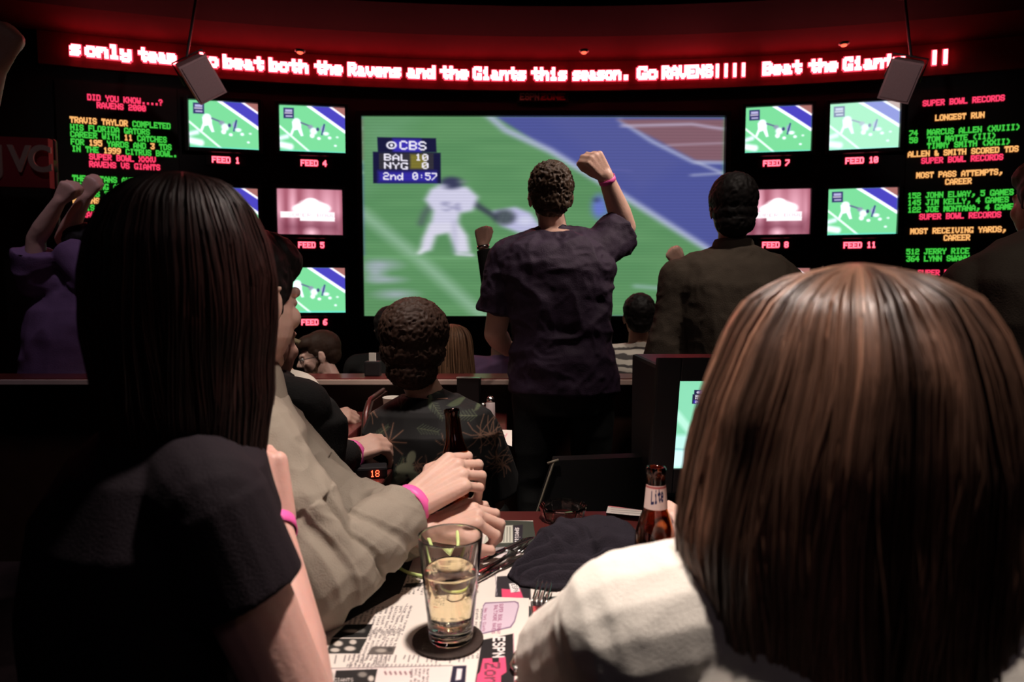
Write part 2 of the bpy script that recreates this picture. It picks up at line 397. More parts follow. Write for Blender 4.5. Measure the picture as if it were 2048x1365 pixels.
# ------------------------------------------------------------------ LED text boards
LED = {'r': emis('led_red', (1.0, 0.05, 0.14), 1.15), 'g': emis('led_green', (0.10, 1.0, 0.10), .62), 'a': emis('led_amber', (1.0, 0.50, 0.16), 1.05)}
LED_HALO = {'r': emis('led_red_halo', (1.0, 0.03, 0.08), .28), 'g': emis('led_green_halo', (0.02, 1.0, 0.05), .13), 'a': emis('led_amber_halo', (1.0, 0.30, 0.06), .28)}  # dim emission imitating glow around the board text
def board(name, label, x0, x1, y0, y1, lines, cwpx):
    sa, za = s_of(x0, (y0+y1)/2); sb, _ = s_of(x1, (y0+y1)/2); zt = arc_hit((x0+x1)/2, y0).z; zb = arc_hit((x0+x1)/2, y1).z
    root = empty(name, arc_pt((sa+sb)/2, zb, .04), label, 'LED sign')
    obj('housing', panel(sa, sb, zb, zt, 0, .04, 12).out(), M_led, root, smooth=False)
    for y, x, segs in lines:
        s0, z = s_of(x, y, .045); se = s_of(x+cwpx, y, .045)[0]; cw = se-s0; k = 0
        for col, t in segs:
            if t.strip():
                obj('text_line', dots(t, s0+k*cw, cw/6, z, .058, .052, .18).out(), LED[col], root, smooth=False)
                obj('text_line_halo', dots(t, s0+k*cw, cw/6, z, .058, .046, .62).out(), LED_HALO[col], root, smooth=False)  # wider dim copy behind the text, acts as its halo
            k += len(t)
Lf = [(194, 172, [('r', 'DID YOU KNOW....?')]), (210, 191, [('r', 'RAVENS 2000')]), (239, 137, [('a', 'TRAVIS TAYLOR'), ('g', ' COMPLETED')]),
      (254, 138, [('g', 'HIS FLORIDA GATORS')]), (268, 138, [('g', 'CAREER WITH '), ('a', '11'), ('g', ' CATCHES')]), (283, 139, [('g', 'FOR '), ('a', '195'), ('g', ' YARDS AND '), ('a', '3'), ('g', ' TDS')]),
      (297, 141, [('g', 'IN THE '), ('a', '1999'), ('g', ' CITRUS BOWL.')]), (313, 176, [('r', 'SUPER BOWL XXXV')]), (328, 176, [('r', 'RAVENS VS GIANTS')]),
      (356, 142, [('g', 'THE TITANS AND')]), (371, 143, [('g', 'REIGNING AFC')]), (386, 143, [('g', 'THINGS TO')]), (400, 143, [('a', 'RAVENS')]), (415, 160, [('g', 'HIS')]), (429, 162, [('r', 'RAVENS')])]
board('led_text_board', 'tall LED board of green and red text on the left, headed DID YOU KNOW', 122, 362, 172, 640, Lf, 9.2)
Rf = [(207, 1848, [('r', 'SUPER BOWL RECORDS')]), (236, 1873, [('a', 'LONGEST RUN')]), (267, 1821, [('g', '74  MARCUS ALLEN (XVIII)')]), (281, 1821, [('g', '58  TOM MATTE (III)')]),
      (294, 1821, [('g', '    TIMMY SMITH (XXII)')]), (309, 1818, [('a', 'ALLEN & SMITH SCORED TDS')]), (322, 1845, [('r', 'SUPER BOWL RECORDS')]), (351, 1835, [('a', 'MOST PASS ATTEMPTS,')]),
      (364, 1893, [('a', 'CAREER')]), (392, 1818, [('g', '152 JOHN ELWAY, 5 GAMES')]), (406, 1818, [('g', '145 JIM KELLY, 4 GAMES')]), (420, 1818, [('g', '122 JOE MONTANA, 4 GAMES')]),
      (434, 1841, [('r', 'SUPER BOWL RECORDS')]), (463, 1823, [('a', 'MOST RECEIVING YARDS,')]), (476, 1890, [('a', 'CAREER')]), (504, 1815, [('g', '512 JERRY RICE')]), (518, 1815, [('g', '364 LYNN SWANN')]),
      (546, 1838, [('r', 'SUPER BOWL RECORDS')]), (573, 1836, [('a', 'MOST TOUCHDOWNS,')]), (600, 1815, [('g', '  3 ROGER CRAIG')])]
board('led_text_board', 'tall LED board of text on the right, headed SUPER BOWL RECORDS', 1806, 2046, 185, 660, Rf, 8.85)

# ------------------------------------------------------------------ pictures on the screens (photo pixel coordinates of the shown frame)
def scorebug(c, x, y, k, big=False):
    """x,y top-left of a bug 134x92 units scaled by k"""
    f = lambda a, b: (x+a*k, y+b*k)
    dk = (26, 26, 62)
    c.poly([f(9, 0), f(125, 2), f(126, 30), f(10, 30)], dk, 2*k+.4); c.poly([f(40, 3), f(95, 4), f(95, 30), f(40, 30)], (60, 50, 180), 8*k)
    c.poly([f(0, 29), f(134, 31), f(134, 92), f(0, 92)], dk, 2*k+.4)
    c.rect(*f(12, 32), *f(120, 64), (52, 50, 60), 2*k); c.rect(*f(74, 34), *f(106, 63), (140, 130, 50), 5*k, .85)
    c.rect(*f(10, 68), *f(125, 90), (60, 50, 190), 10*k, .8)
    W = (245, 240, 255)
    c.ell(*f(37, 16), 12*k, 9*k, W, .25); c.ell(*f(37, 16), 7.5*k, 5.5*k, dk, .3); c.ell(*f(37, 16), 3.5*k, 3.5*k, W, .3)
    def t(a, b, s, sv, txt): c.text(x+a*k, y+b*k, s*k, 0.03*s*k, 0, sv*k, txt, W, grow=.6)
    t(53, 7, 3.1, 2.5, 'CBS'); t(22, 33, 2.75, 1.9, 'BAL'); t(84, 33, 2.3, 1.9, '10'); t(22, 49.5, 2.75, 1.9, 'NYG'); t(97, 49.5, 2.5, 1.9, '0')
    t(20, 70, 2.3, 2.1, '2nd'); t(78, 70, 2.1, 2.1, '0:57')
def big_picture(X, Y):
    c = Canvas(X, Y, (82, 140, 84))
    n = pnoise(np.stack([X.ravel()/90, Y.ravel()/14, 0*X.ravel()], 1), 3).reshape(X.shape); c.mix(np.clip(n*.35+.2, 0, .5), (100, 158, 98))
    c.poly([(726, 228), (830, 228), (760, 340), (726, 380)], (104, 160, 112), 60, .6)
    c.poly([(980, 225), (1460, 225), (1460, 520), (1415, 498), (1250, 392), (1100, 300)], (70, 78, 150), 3)
    c.poly([(1080, 225), (1230, 225), (1360, 320), (1280, 380), (1200, 320)], (78, 84, 150), 30, .6)
    c.line([(975, 228), (1010, 258), (1100, 300), (1250, 393), (1420, 500)], 12, (176, 184, 214), 9, .9)
    c.line([(1236, 238), (1300, 280), (1385, 322), (1444, 322)], 7, (170, 176, 210), 5, .9)
    c.poly([(1232, 237), (1300, 236), (1460, 236), (1460, 320), (1388, 318), (1300, 272)], (128, 88, 98), 4)
    c.line([(1240, 250), (1380, 246), (1418, 252), (1460, 258)], 5, (196, 186, 214), 4, .8); c.line([(1330, 288), (1460, 283)], 3, (190, 170, 190), 3, .8)
    c.line([(1390, 322), (1444, 344)], 5, (190, 196, 220), 4, .8); c.line([(1380, 348), (1444, 344)], 4, (180, 186, 214), 4, .8)
    c.line([(1200, 335), (1260, 340)], 3, (100, 100, 170), 3, .5)
    c.line([(726, 425), (840, 520), (970, 640)], 22, (150, 190, 158), 20, .75)
    c.line([(726, 513), (1100, 520)], 5, (120, 180, 120), 6, .6); c.line([(1170, 498), (1240, 503)], 8, (150, 180, 160), 6, .6); c.line([(1270, 573), (1330, 578)], 8, (160, 190, 190), 7, .6)
    for (x, y, rx, ry) in ((760, 530, 60, 18), (770, 560, 55, 12), (790, 590, 60, 16), (750, 545, 30, 28)): c.ell(x, y, rx, ry, (176, 182, 200), 1.0, .8)
    # main player in white
    Wt = (214, 212, 236); sh = (120, 120, 160)
    c.line([(940, 395), (958, 412), (990, 432), (1000, 438)], 10, (44, 46, 66), 8, .9); c.line([(868, 400), (850, 425), (842, 445)], 12, (70, 84, 86), 10, .8)
    c.poly([(862, 376), (890, 366), (935, 372), (956, 392), (945, 420), (920, 425), (915, 450), (860, 452), (866, 420), (850, 398)], Wt, 8)
    c.poly([(858, 446), (916, 444), (934, 470), (940, 505), (912, 506), (896, 465), (872, 470), (862, 500), (838, 507), (845, 475)], (222, 220, 238), 8)
    c.ell(903, 364, 30, 16, (46, 50, 80), .5, 1); c.ell(884, 370, 18, 6, (200, 200, 225), .8, .8); c.ell(925, 362, 14, 6, (120, 140, 130), .8, .8)
    c.text(884, 402, 3.4, .2, 0, 2.6, '54', sh, .8); c.line([(846, 498), (838, 506)], 6, (240, 240, 250), 3); c.line([(912, 508), (945, 510)], 5, (220, 220, 235), 4)
    c.rect(905, 440, 912, 505, (150, 150, 185), 8, .5)
    # falling player
    c.poly([(985, 420), (1030, 412), (1060, 424), (1085, 456), (1040, 466), (1000, 450)], (190, 190, 226), 8); c.ell(1008, 433, 28, 20, (44, 52, 62), .5, 1); c.ell(1050, 440, 22, 14, (214, 216, 240), .7, .9)
    for k in range(3): c.line([(1004+k*9, 418), (996+k*9, 446)], 3, (150, 170, 160), 3, .7)
    c.ell(1198, 412, 22, 34, (96, 114, 200), .6, 1); c.ell(1192, 398, 10, 8, (40, 50, 90), .7, .7); c.line([(1212, 420), (1222, 440)], 10, (90, 120, 190), 8, .8)
    c.blur(5, 1); c.blur(3, 2); c.mix(np.full(X.shape, .09), (190, 186, 214))
    scorebug(c, 748, 273, 1.0)
    rows = (np.floor(Y/3) % 2)[..., None]; c.C *= (1 - .05*rows)
    return c.lin()
def small_picture(X, Y, wash=0.0):
    """X 0..128, Y 0..92"""
    c = Canvas(X, Y, (110, 196, 138))
    c.poly([(55, 0), (128, 0), (128, 50)], (66, 60, 170), 1.5); c.poly([(100, -1), (129, -1), (129, 20)], (150, 96, 92), 1.5)
    c.line([(54, -2), (128, 49)], 6, (238, 238, 252), 2); c.line([(97, -2), (128, 19)], 4, (238, 232, 245), 2)
    c.line([(0, 42), (58, 92)], 4, (216, 240, 224), 2); c.line([(0, 66), (14, 62)], 8, (214, 226, 236), 6); c.line([(0, 78), (20, 82)], 12, (226, 232, 240), 6)
    Wt = (228, 236, 246)
    c.ell(33, 31, 9, 7, Wt, .4); c.poly([(24, 32), (42, 32), (42, 44), (46, 60), (41, 61), (35, 48), (28, 50), (24, 60), (20, 58), (25, 44)], Wt, 2); c.line([(42, 34), (58, 40)], 3, (90, 96, 130), 2)
    c.ell(60, 42, 7, 6, (130, 140, 160), .6); c.ell(66, 50, 9, 9, Wt, .5); c.ell(63, 59, 6, 6, (236, 236, 246), .5); c.ell(74, 46, 4, 5, (60, 62, 110), .6)
    c.ell(84, 45, 6, 9, (150, 160, 190), .6); c.line([(82, 56), (87, 36)], 3, (50, 54, 120), 2); c.ell(90, 54, 8, 5, Wt, .6); c.ell(76, 64, 5, 4, (236, 240, 250), .6); c.ell(97, 62, 5, 4, Wt, .6)
    c.ell(108, 77, 4, 3, (220, 230, 235), .6); c.ell(112, 60, 4, 3, (200, 225, 215), .6); c.line([(0, 91), (128, 91)], 4, (90, 210, 200), 3, .7)
    c.rect(8, 5, 28, 26, (40, 38, 90), 2); c.rect(11, 8, 25, 13, (200, 196, 230), 2, .8); c.rect(10, 14, 25, 17, (214, 206, 214), 2, .8); c.rect(12, 20, 25, 23, (206, 200, 230), 2, .8)
    if wash: c.mix(np.full(X.shape, wash), (214, 240, 236))
    return c.lin()
def pink_picture(X, Y):
    c = Canvas(X, Y, (150, 84, 100))
    for x, wv, a in ((4, 12, .55), (30, 12, .8), (64, 20, .7), (98, 26, .75), (120, 8, .4)): c.ell(x, 46, wv, 90, (248, 196, 212), 1, a)
    c.poly([(0, 60), (128, 60), (128, 92), (0, 92)], (80, 30, 46), 30, .5); c.ell(66, 88, 20, 14, (250, 200, 214), 1, .8)
    for x, y, rx, ry in ((66, 34, 30, 16), (48, 40, 22, 12), (84, 38, 24, 13), (66, 26, 16, 10)): c.ell(x, y, rx, ry, (255, 250, 252), .35)
    c.rect(6, 46, 112, 58, (255, 246, 248), 3); c.rect(44, 56, 112, 64, (255, 250, 252), 3)
    c.text(20, 49, 1.6, 0, 0, 1.0, 'SUPER BOWL', (170, 110, 130), .6)
    return c.lin()
# big projection screen
sx0, sx1, sz0, sz1, sy0, sy1 = P(727, 400, 7.33).x, P(1444, 400, 7.36).x, 1.055, P(1000, 234, 7.32).z, 7.30, 7.33
scr = empty('projection_screen', ((sx0+sx1)/2, (sy0+sy1)/2+.03, sz0-.08), 'huge central projection screen showing the football play and score box', 'screen')
NX, NY = 700, 400
U, Vv = np.meshgrid(np.linspace(0, 1, NX), np.linspace(1, 0, NY)); GX = sx0+(sx1-sx0)*U; GY = sy0+(sy1-sy0)*U; GZ = sz0+(sz1-sz0)*Vv
PX = 727+(1444-727)*U; PY = 232+(634-232)*(1-Vv)
obj('screen_picture', (np.stack([GX, GY, GZ], -1).reshape(-1, 3), grid_faces(NY, NX), big_picture(PX, PY)), emis('big_screen_image', (1, 1, 1), 1.0, 'col'), scr)
g = G(); b = .055
yb = (sy0+sy1)/2+.03
g.box(((sx0+sx1)/2, yb+.02, (sz0+sz1)/2), ((sx1-sx0)/2+b, .03, (sz1-sz0)/2+b), bev=.004); obj('backing', g.out(), M_black, scr, smooth=False)
g = G()
for (cx_, cz_, hx, hz) in ((sx0-b/2, (sz0+sz1)/2, b/2, (sz1-sz0)/2+b), (sx1+b/2, (sz0+sz1)/2, b/2, (sz1-sz0)/2+b), ((sx0+sx1)/2, sz1+b/2+.002, (sx1-sx0)/2, b/2), ((sx0+sx1)/2, sz0-b/2-.002, (sx1-sx0)/2, b/2)):
    g.box((cx_, yb-.045, cz_), (hx, .035, hz), bev=.004)
obj('frame', g.out(), M_black, scr, smooth=False)
# sign above the screen
p = arc_hit(1085, 194, .03)
lg = empty('wall_logo', arc_pt(arc_s(p.x), p.z-.05, .02), 'small unlit ESPN ZONE sign on the dark wall above the big screen', 'sign')
sa, zz = s_of(1040, 193, .03); sb = s_of(1078, 193, .03)[0]; sc2 = s_of(1130, 193, .03)[0]
obj('plate', panel(sa-.03, sc2+.04, zz-.06, zz+.06, 0, .02, 4).out(), M_black, lg, smooth=False)
obj('letters', dots('ESPN', sa, (sb-sa)/23, zz, .075, .03, .3).out(), mat('sign_cream', (.4, .33, .25), .6), lg, smooth=False, label='cream letters')
obj('letters', dots('ZONE', sb+.02, (sc2-sb-.02)/23, zz, .075, .03, .3).out(), mat('sign_red', (.35, .02, .03), .6), lg, smooth=False, label='red letters')
# small wall television sets: built once, then copied
W2, H2 = .345, .247
NX2, NY2 = 150, 108
U, Vv = np.meshgrid(np.linspace(-1, 1, NX2), np.linspace(1, -1, NY2))
def tv_picture(kind):
    X = (U+1)*64; Y = (1-Vv)*46; return {'game': lambda: small_picture(X, Y), 'wash': lambda: small_picture(X, Y, .45), 'pink': lambda: pink_picture(X, Y)}[kind]()
bul = -.075 + .012*(U**2+Vv**2)
tv_mesh = {}
def make_tv(kind):
    r = bpy.data.objects.new('television', None); COL.objects.link(r)
    g = G(); t = .04
    for (cx_, cz_, hx, hz) in ((-W2-t/2, 0, t/2, H2+t), (W2+t/2, 0, t/2, H2+t), (0, H2+t/2, W2, t/2), (0, -H2-t/2, W2, t/2)): g.box((cx_, -.05, cz_), (hx, .05, hz), bev=.006)
    obj('bezel', g.out(), M_black, r, smooth=False)
    g = G(); g.box((0, -.02, 0), (W2+.01, .019, H2+.01)); obj('case', g.out(), M_black, r, smooth=False)
    obj('picture_tube', (np.stack([U*W2, bul, Vv*H2], -1).reshape(-1, 3), grid_faces(NY2, NX2), tv_picture(kind)), emis('tv_image', (1, 1, 1), 1.4, 'col'), r)
    return r
protos = {}
def put_tv(px, py, kind, label, num):
    p = arc_hit(px, py); s = arc_s(p.x)
    if kind not in protos: r = protos[kind] = make_tv(kind)
    else:
        r = protos[kind].copy(); COL.objects.link(r)
        for ch in list(protos[kind].children): c = ch.copy(); COL.objects.link(c); c.parent = r
    r.location = arc_pt(s, p.z, 0.0); r.rotation_euler = (0, 0, -s/ARC_R)
    props(r, label, 'television', 'televisions on the video wall')
    return s, p.z
M_feed = emis('feed_led', (1.0, 0.14, 0.20), 2.6); M_feed_halo = emis('feed_led_halo', (1.0, 0.02, 0.07), .55)  # second material imitates the glow around the FEED letters
def feed(s, z, num):
    r = empty('feed_sign', arc_pt(s, z-.06, .02), 'small red LED sign reading FEED %s under its television' % num, 'LED sign', 'red FEED number signs')
    obj('housing', panel(s-.2, s+.2, z-.06, z+.06, 0, .02, 4).out(), M_led, r, smooth=False)
    t = 'FEED '+num; cw = .0078; n = len(t)*6-1
    obj('letters', dots(t, s-n*cw/2, cw, z, .062, .032, .22).out(), M_feed, r, smooth=False); obj('letters_halo', dots(t, s-n*cw/2, cw, z, .062, .026, .8).out(), M_feed_halo, r, smooth=False)  # second, wider copy of the letters is their imitated halo
rows = [('1', 451, 254, 'game', 'television above FEED 1, top of the outer left column'), ('4', 627, 262, 'game', 'television above FEED 4, top left of the big screen'),
        ('2', 451, 424, 'game', 'television in outer left column, half hidden by the dark haired head'), ('5', 622, 426, 'pink', 'television above FEED 5 showing a pink and white title card'),
        ('6', 628, 581, 'game', 'lowest television left of the big screen, above FEED 6'), ('7', 1553, 262, 'game', 'television above FEED 7, top right of the big screen'),
        ('10', 1724, 255, 'wash', 'pale washed out television above FEED 10'), ('8', 1551, 426, 'pink', 'pink television above FEED 8, partly behind the standing man in brown'),
        ('11', 1720, 425, 'game', 'television above FEED 11, middle of the outer right column'), ('9', 1550, 582, 'game', 'lowest television of the inner right column, behind the brown shirt'),
        ('12', 1717, 582, 'game', 'lowest television of outer right column, behind the reddish hair')]
ROWZ = {}
for num, px, py, kind, lab in rows:
    s, z = put_tv(px, py, kind, lab, num)
    if num not in ('2', '9', '12'): feed(s, z-.355, num)
# red indicator lamps on the soffit
M_ind = emis('red_indicator', (1.0, 0.10, 0.05), 2.5)
for px, py, lab in ((600, 103, 'small red lamp on the ceiling, left one of three'), (1168, 103, 'small red lamp on the ceiling above the big screen'), (1688, 88, 'small red lamp on the ceiling, right one of three')):
    off_ = next(o_ for o_ in [.54-.01*k_ for k_ in range(50)] if arc_hit(px, py, o_).z < 3.90+.07*(o_-.07)/.48-.010); p = arc_hit(px, py, off_); r = empty('red_lamp', p + Vector((0, 0, .012)), lab, 'lamp', 'red ceiling lamps')
    g = G(); g.lathe(p + Vector((0, 0, 0)), [(.05, .012), (.05, 0), (.035, -.008)], 20); obj('base', g.out(), M_black, r)
    g = G(); g.ball(p+Vector((0, 0, -.012)), (.03, .03, .014)); obj('bulb', g.out(), M_ind, r)
# hanging loudspeakers
M_spk = mat('tinted_speaker_paint', (.46, .28, .30), .55, .4, .2, 30, .3, 300)  # grey paint tinted pink in place of the ticker's reddish light
def hang_speaker(px, py, d, yaw, tilt, roll, lab):
    c = P(px, py, d); R = (Matrix.Rotation(yaw, 3, 'Z') @ Matrix.Rotation(roll, 3, 'Y') @ Matrix.Rotation(tilt, 3, 'X'))
    r = empty('hanging_speaker', (c.x, c.y, CEIL), lab, 'speaker', 'speakers hung from the ceiling')
    f = lambda x, y, z: c + R @ Vector((x, y, z))
    g = G(); hx, hy, hz = .13, .10, .17
    g.rings([[f(-hx*.8, hy, -hz), f(hx*.8, hy, -hz), f(hx*.8, hy, hz), f(-hx*.8, hy, hz)], [f(-hx, -hy, -hz), f(hx, -hy, -hz), f(hx, -hy, hz), f(-hx, -hy, hz)]])
    obj('cabinet', g.out(), M_spk, r, smooth=False)
    g = G(); g.box(f(0, -hy-.006, 0), (hx*.9, .006, hz*.9), R, .004); obj('grille', g.out(), mat('speaker_grille', (.40, .26, .28), .7, .3, .3, 200, .6, 500), r, smooth=False)  # grille takes the cabinet's pink light tint too
    g = G(); g.tube([f(-hx-.012, 0, 0), f(-hx-.012, 0, hz+.03), f(hx+.012, 0, hz+.03), f(hx+.012, 0, 0)], .009); obj('yoke', g.out(), M_black, r)
    g = G(); g.cone(f(0, 0, hz+.03), .012, (c.x, c.y, CEIL-.02), .012, 10); g.lathe((c.x, c.y, CEIL-.03), [(.05, 0), (.05, .03)], 20); obj('mounting_pole', g.out(), M_black, r)
hang_speaker(400, 158, 5.9, math.radians(28), math.radians(24), math.radians(-34), 'grey speaker hanging from the ceiling over the left text board')
hang_speaker(1803, 160, 6.0, math.radians(-28), math.radians(24), math.radians(20), 'grey speaker hanging from the ceiling near the right end of the ticker')
# banner sign at far left
p0 = P(-120, 268, 5.6); p1 = P(100, 376, 5.75)
r = empty('wall_banner', ((p0.x+p1.x)/2, 5.7, p1.z), 'dark red banner with white letters JVC at far left', 'sign')
g = G(); g.rings([[Vector((p0.x, 5.6, p1.z)), Vector((p1.x, 5.75, p1.z)), Vector((p1.x, 5.75, p0.z)), Vector((p0.x, 5.6, p0.z))], [Vector((p0.x, 5.66, p1.z)), Vector((p1.x, 5.81, p1.z)), Vector((p1.x, 5.81, p0.z)), Vector((p0.x, 5.66, p0.z))]])
obj('banner_board', g.out(), mat('banner_red', (.30, .02, .04), .6, .3, .2, 4), r, smooth=False)
for k, ch in enumerate('JVC'):
    fc = bpy.data.curves.new('f', 'FONT'); fc.body = ch; fc.size = .31; fc.extrude = .006; fc.offset = .008; t = bpy.data.objects.new('f', fc); COL.objects.link(t)
    me = bpy.data.meshes.new_from_object(t.evaluated_get(bpy.context.evaluated_depsgraph_get())); bpy.data.objects.remove(t)
    a = P((-7, 21, 58)[k], 342, 5.67); V = [Vector((a.x+v.co.x*.86, a.y-.01+v.co.x*.15-v.co.z, a.z+v.co.y)) for v in me.vertices]
    obj('letter', (V, [tuple(pp.vertices) for pp in me.polygons]), mat('banner_letter', (.50, .32, .32), .6), r, smooth=False)
g = G(); g.cone((p1.x-.06, 5.9, 0), .03, (p1.x-.06, 5.9, p0.z), .03, 12); g.box((p1.x-.06, 5.85, (p0.z+p1.z)/2), (.03, .05, .05)); obj('post', g.out(), M_black, r)
g = G(); g.cone((p0.x+.2, 5.8, 0), .03, (p0.x+.2, 5.8, p0.z), .03, 12); obj('post', g.out(), M_black, r)
# ------------------------------------------------------------------ people
def skinmat(name, c): return mat(name, c, .48, .35, .10, 25, .15, 160, sss=.12)
SK = skinmat('skin', (.56, .34, .27)); SK2 = skinmat('skin_tan', (.46, .27, .20)); SK3 = skinmat('skin_pale', (.66, .42, .35))
M_jeans = mat('black_trousers', (.012, .013, .013), .8, .2, .2, 30, .3, 300)
M_shoe = mat('black_shoe', (.01, .01, .01), .4)
M_pink = mat('pink_wristband', (.85, .12, .42), .45, .4, .05, 10)
def Rz(a): return Matrix.Rotation(-math.radians(a), 3, 'Z')
def headrot(yaw, pitch=0, roll=0): return Rz(yaw) @ Matrix.Rotation(-math.radians(pitch), 3, 'X') @ Matrix.Rotation(math.radians(roll), 3, 'Y')
def head_prims(g, c, R, k=1.0):
    c = Vector(c); f = lambda x, y, z: c + R @ Vector((x*k, y*k, z*k))
    E = lambda p, r: g.ball(f(*p), tuple(q*k for q in r), R, 20, 12)
    C = lambda p, r, q, s, fl=1.0: g.cone(f(*p), r*k, f(*q), s*k, 10, flat=fl)
    E((0, -.015, .032), (.076, .096, .088)); E((0, .03, -.025), (.062, .066, .082)); E((0, .038, -.07), (.046, .045, .036))
    E((0, .068, -.098), (.02, .018, .018)); C((0, .088, .012), .008, (0, .112, -.026), .0125); E((.011, .100, -.031), (.009, .01, .008)); E((-.011, .100, -.031), (.009, .01, .008))
    C((-.036, .080, .024), .010, (-.01, .088, .020), .010); C((.036, .080, .024), .010, (.01, .088, .020), .010)
    C((-.018, .086, -.054), .006, (.018, .086, -.054), .006); C((-.016, .085, -.064), .0065, (.016, .085, -.064), .0065)
    E((.036, .066, -.022), (.022, .022, .022)); E((-.036, .066, -.022), (.022, .022, .022)); E((.03, .076, .005), (.013, .011, .009)); E((-.03, .076, .005), (.013, .011, .009))
    for s in (1, -1):
        E((s*.076, -.004, -.005), (.010, .018, .031)); C((s*.082, -.014, .018), .006, (s*.086, -.02, -.008), .006); C((s*.082, -.014, .018), .006, (s*.080, .004, .024), .005)
        C((s*.086, -.02, -.008), .005, (s*.078, .0, -.034), .006)
def hand_prims(g, wr, fwd, back, right, curl=(25, 35, 25), thumb=(40, 20), k=1.0, spread=4, fan=None, thick=1.0, wr_r=.026):
    wr = Vector(wr); fwd = Vector(fwd).normalized(); back = Vector(back); back = (back - fwd*back.dot(fwd)).normalized()
    X = fwd.cross(back); T = -X if right else X
    q = lambda x, y, z: wr + (T*x + fwd*y + back*z)*k
    kn = [(.031, .086), (.0105, .091), (-.0105, .087), (-.0300, .078)]; ln = [(.044, .026, .021), (.048, .030, .022), (.044, .028, .022), (.034, .021, .019)]
    rr = [.0098, .0100, .0094, .0085]
    for i in range(4):
        x, y = kn[i]; g.cone(q(x*.5, .004, 0), .0175*k*thick, q(x, y, 0), .0128*k*thick, 10)
        cu = curl[i] if hasattr(curl[0], '__len__') else curl
        a = 0; p = q(x, y, .001); sp = math.radians(spread)*(1.5-i)*.8; r = rr[i]*k*thick
        g.ball(p, r*1.22)
        for j in range(3):
            a += math.radians(cu[j]); sd = sp*math.cos(min(a, 1.5)); d = (fwd*math.cos(a) - back*math.sin(a) + T*sd).normalized()
            e = p + d*ln[i][j]*k; g.cone(p, r*(1.0-.05*j), e, r*(.93-.07*j), 10); g.ball(e, r*(1.0-.06*j)); p = e
    g.ball(q(0, .045, -.004), (.030*k, .034*k, .016*k), Matrix((T, fwd, back)).transposed())
    g.cone(q(.016, .012, -.006), .017*k, q(.036, .045, -.014), .014*k, 10)
    ta, tb = math.radians(thumb[0]), math.radians(thumb[1])
    d = (T*math.sin(ta) + fwd*math.cos(ta) - back*math.sin(tb)).normalized(); p = q(.036, .045, -.014)
    e = p + d*.034*k; g.cone(p, .0125*k, e, .0108*k, 10)
    d2 = (T*math.sin(ta-.6) + fwd*math.cos(ta-.6) - back*math.sin(tb+.35)).normalized(); e2 = e + d2*.027*k; g.cone(e, .0108*k, e2, .0088*k, 10)
TORSO = [(-.16, .135, .105), (-.02, .172, .122), (.14, .165, .118), (.34, .150, .108), (.58, .165, .120), (.78, .178, .120), (.90, .150, .095), (.97, .088, .070), (1.0, .062, .060)]
def torso_prims(g, pel, neck, Rr, Ff, bw, bd, inf=0.0, lo=None):
    pel = Vector(pel); neck = Vector(neck); up = neck-pel; secs = []
    for t, wd, dp in TORSO:
        if lo is not None and t < lo: continue
        bend = Ff*(-.025*math.sin(math.pi*min(max(t, 0), 1))*bd)
        secs.append((pel + up*t + bend, Rr*(wd*bw+inf), Ff*(dp*bd+inf)))
    g.loft(secs)
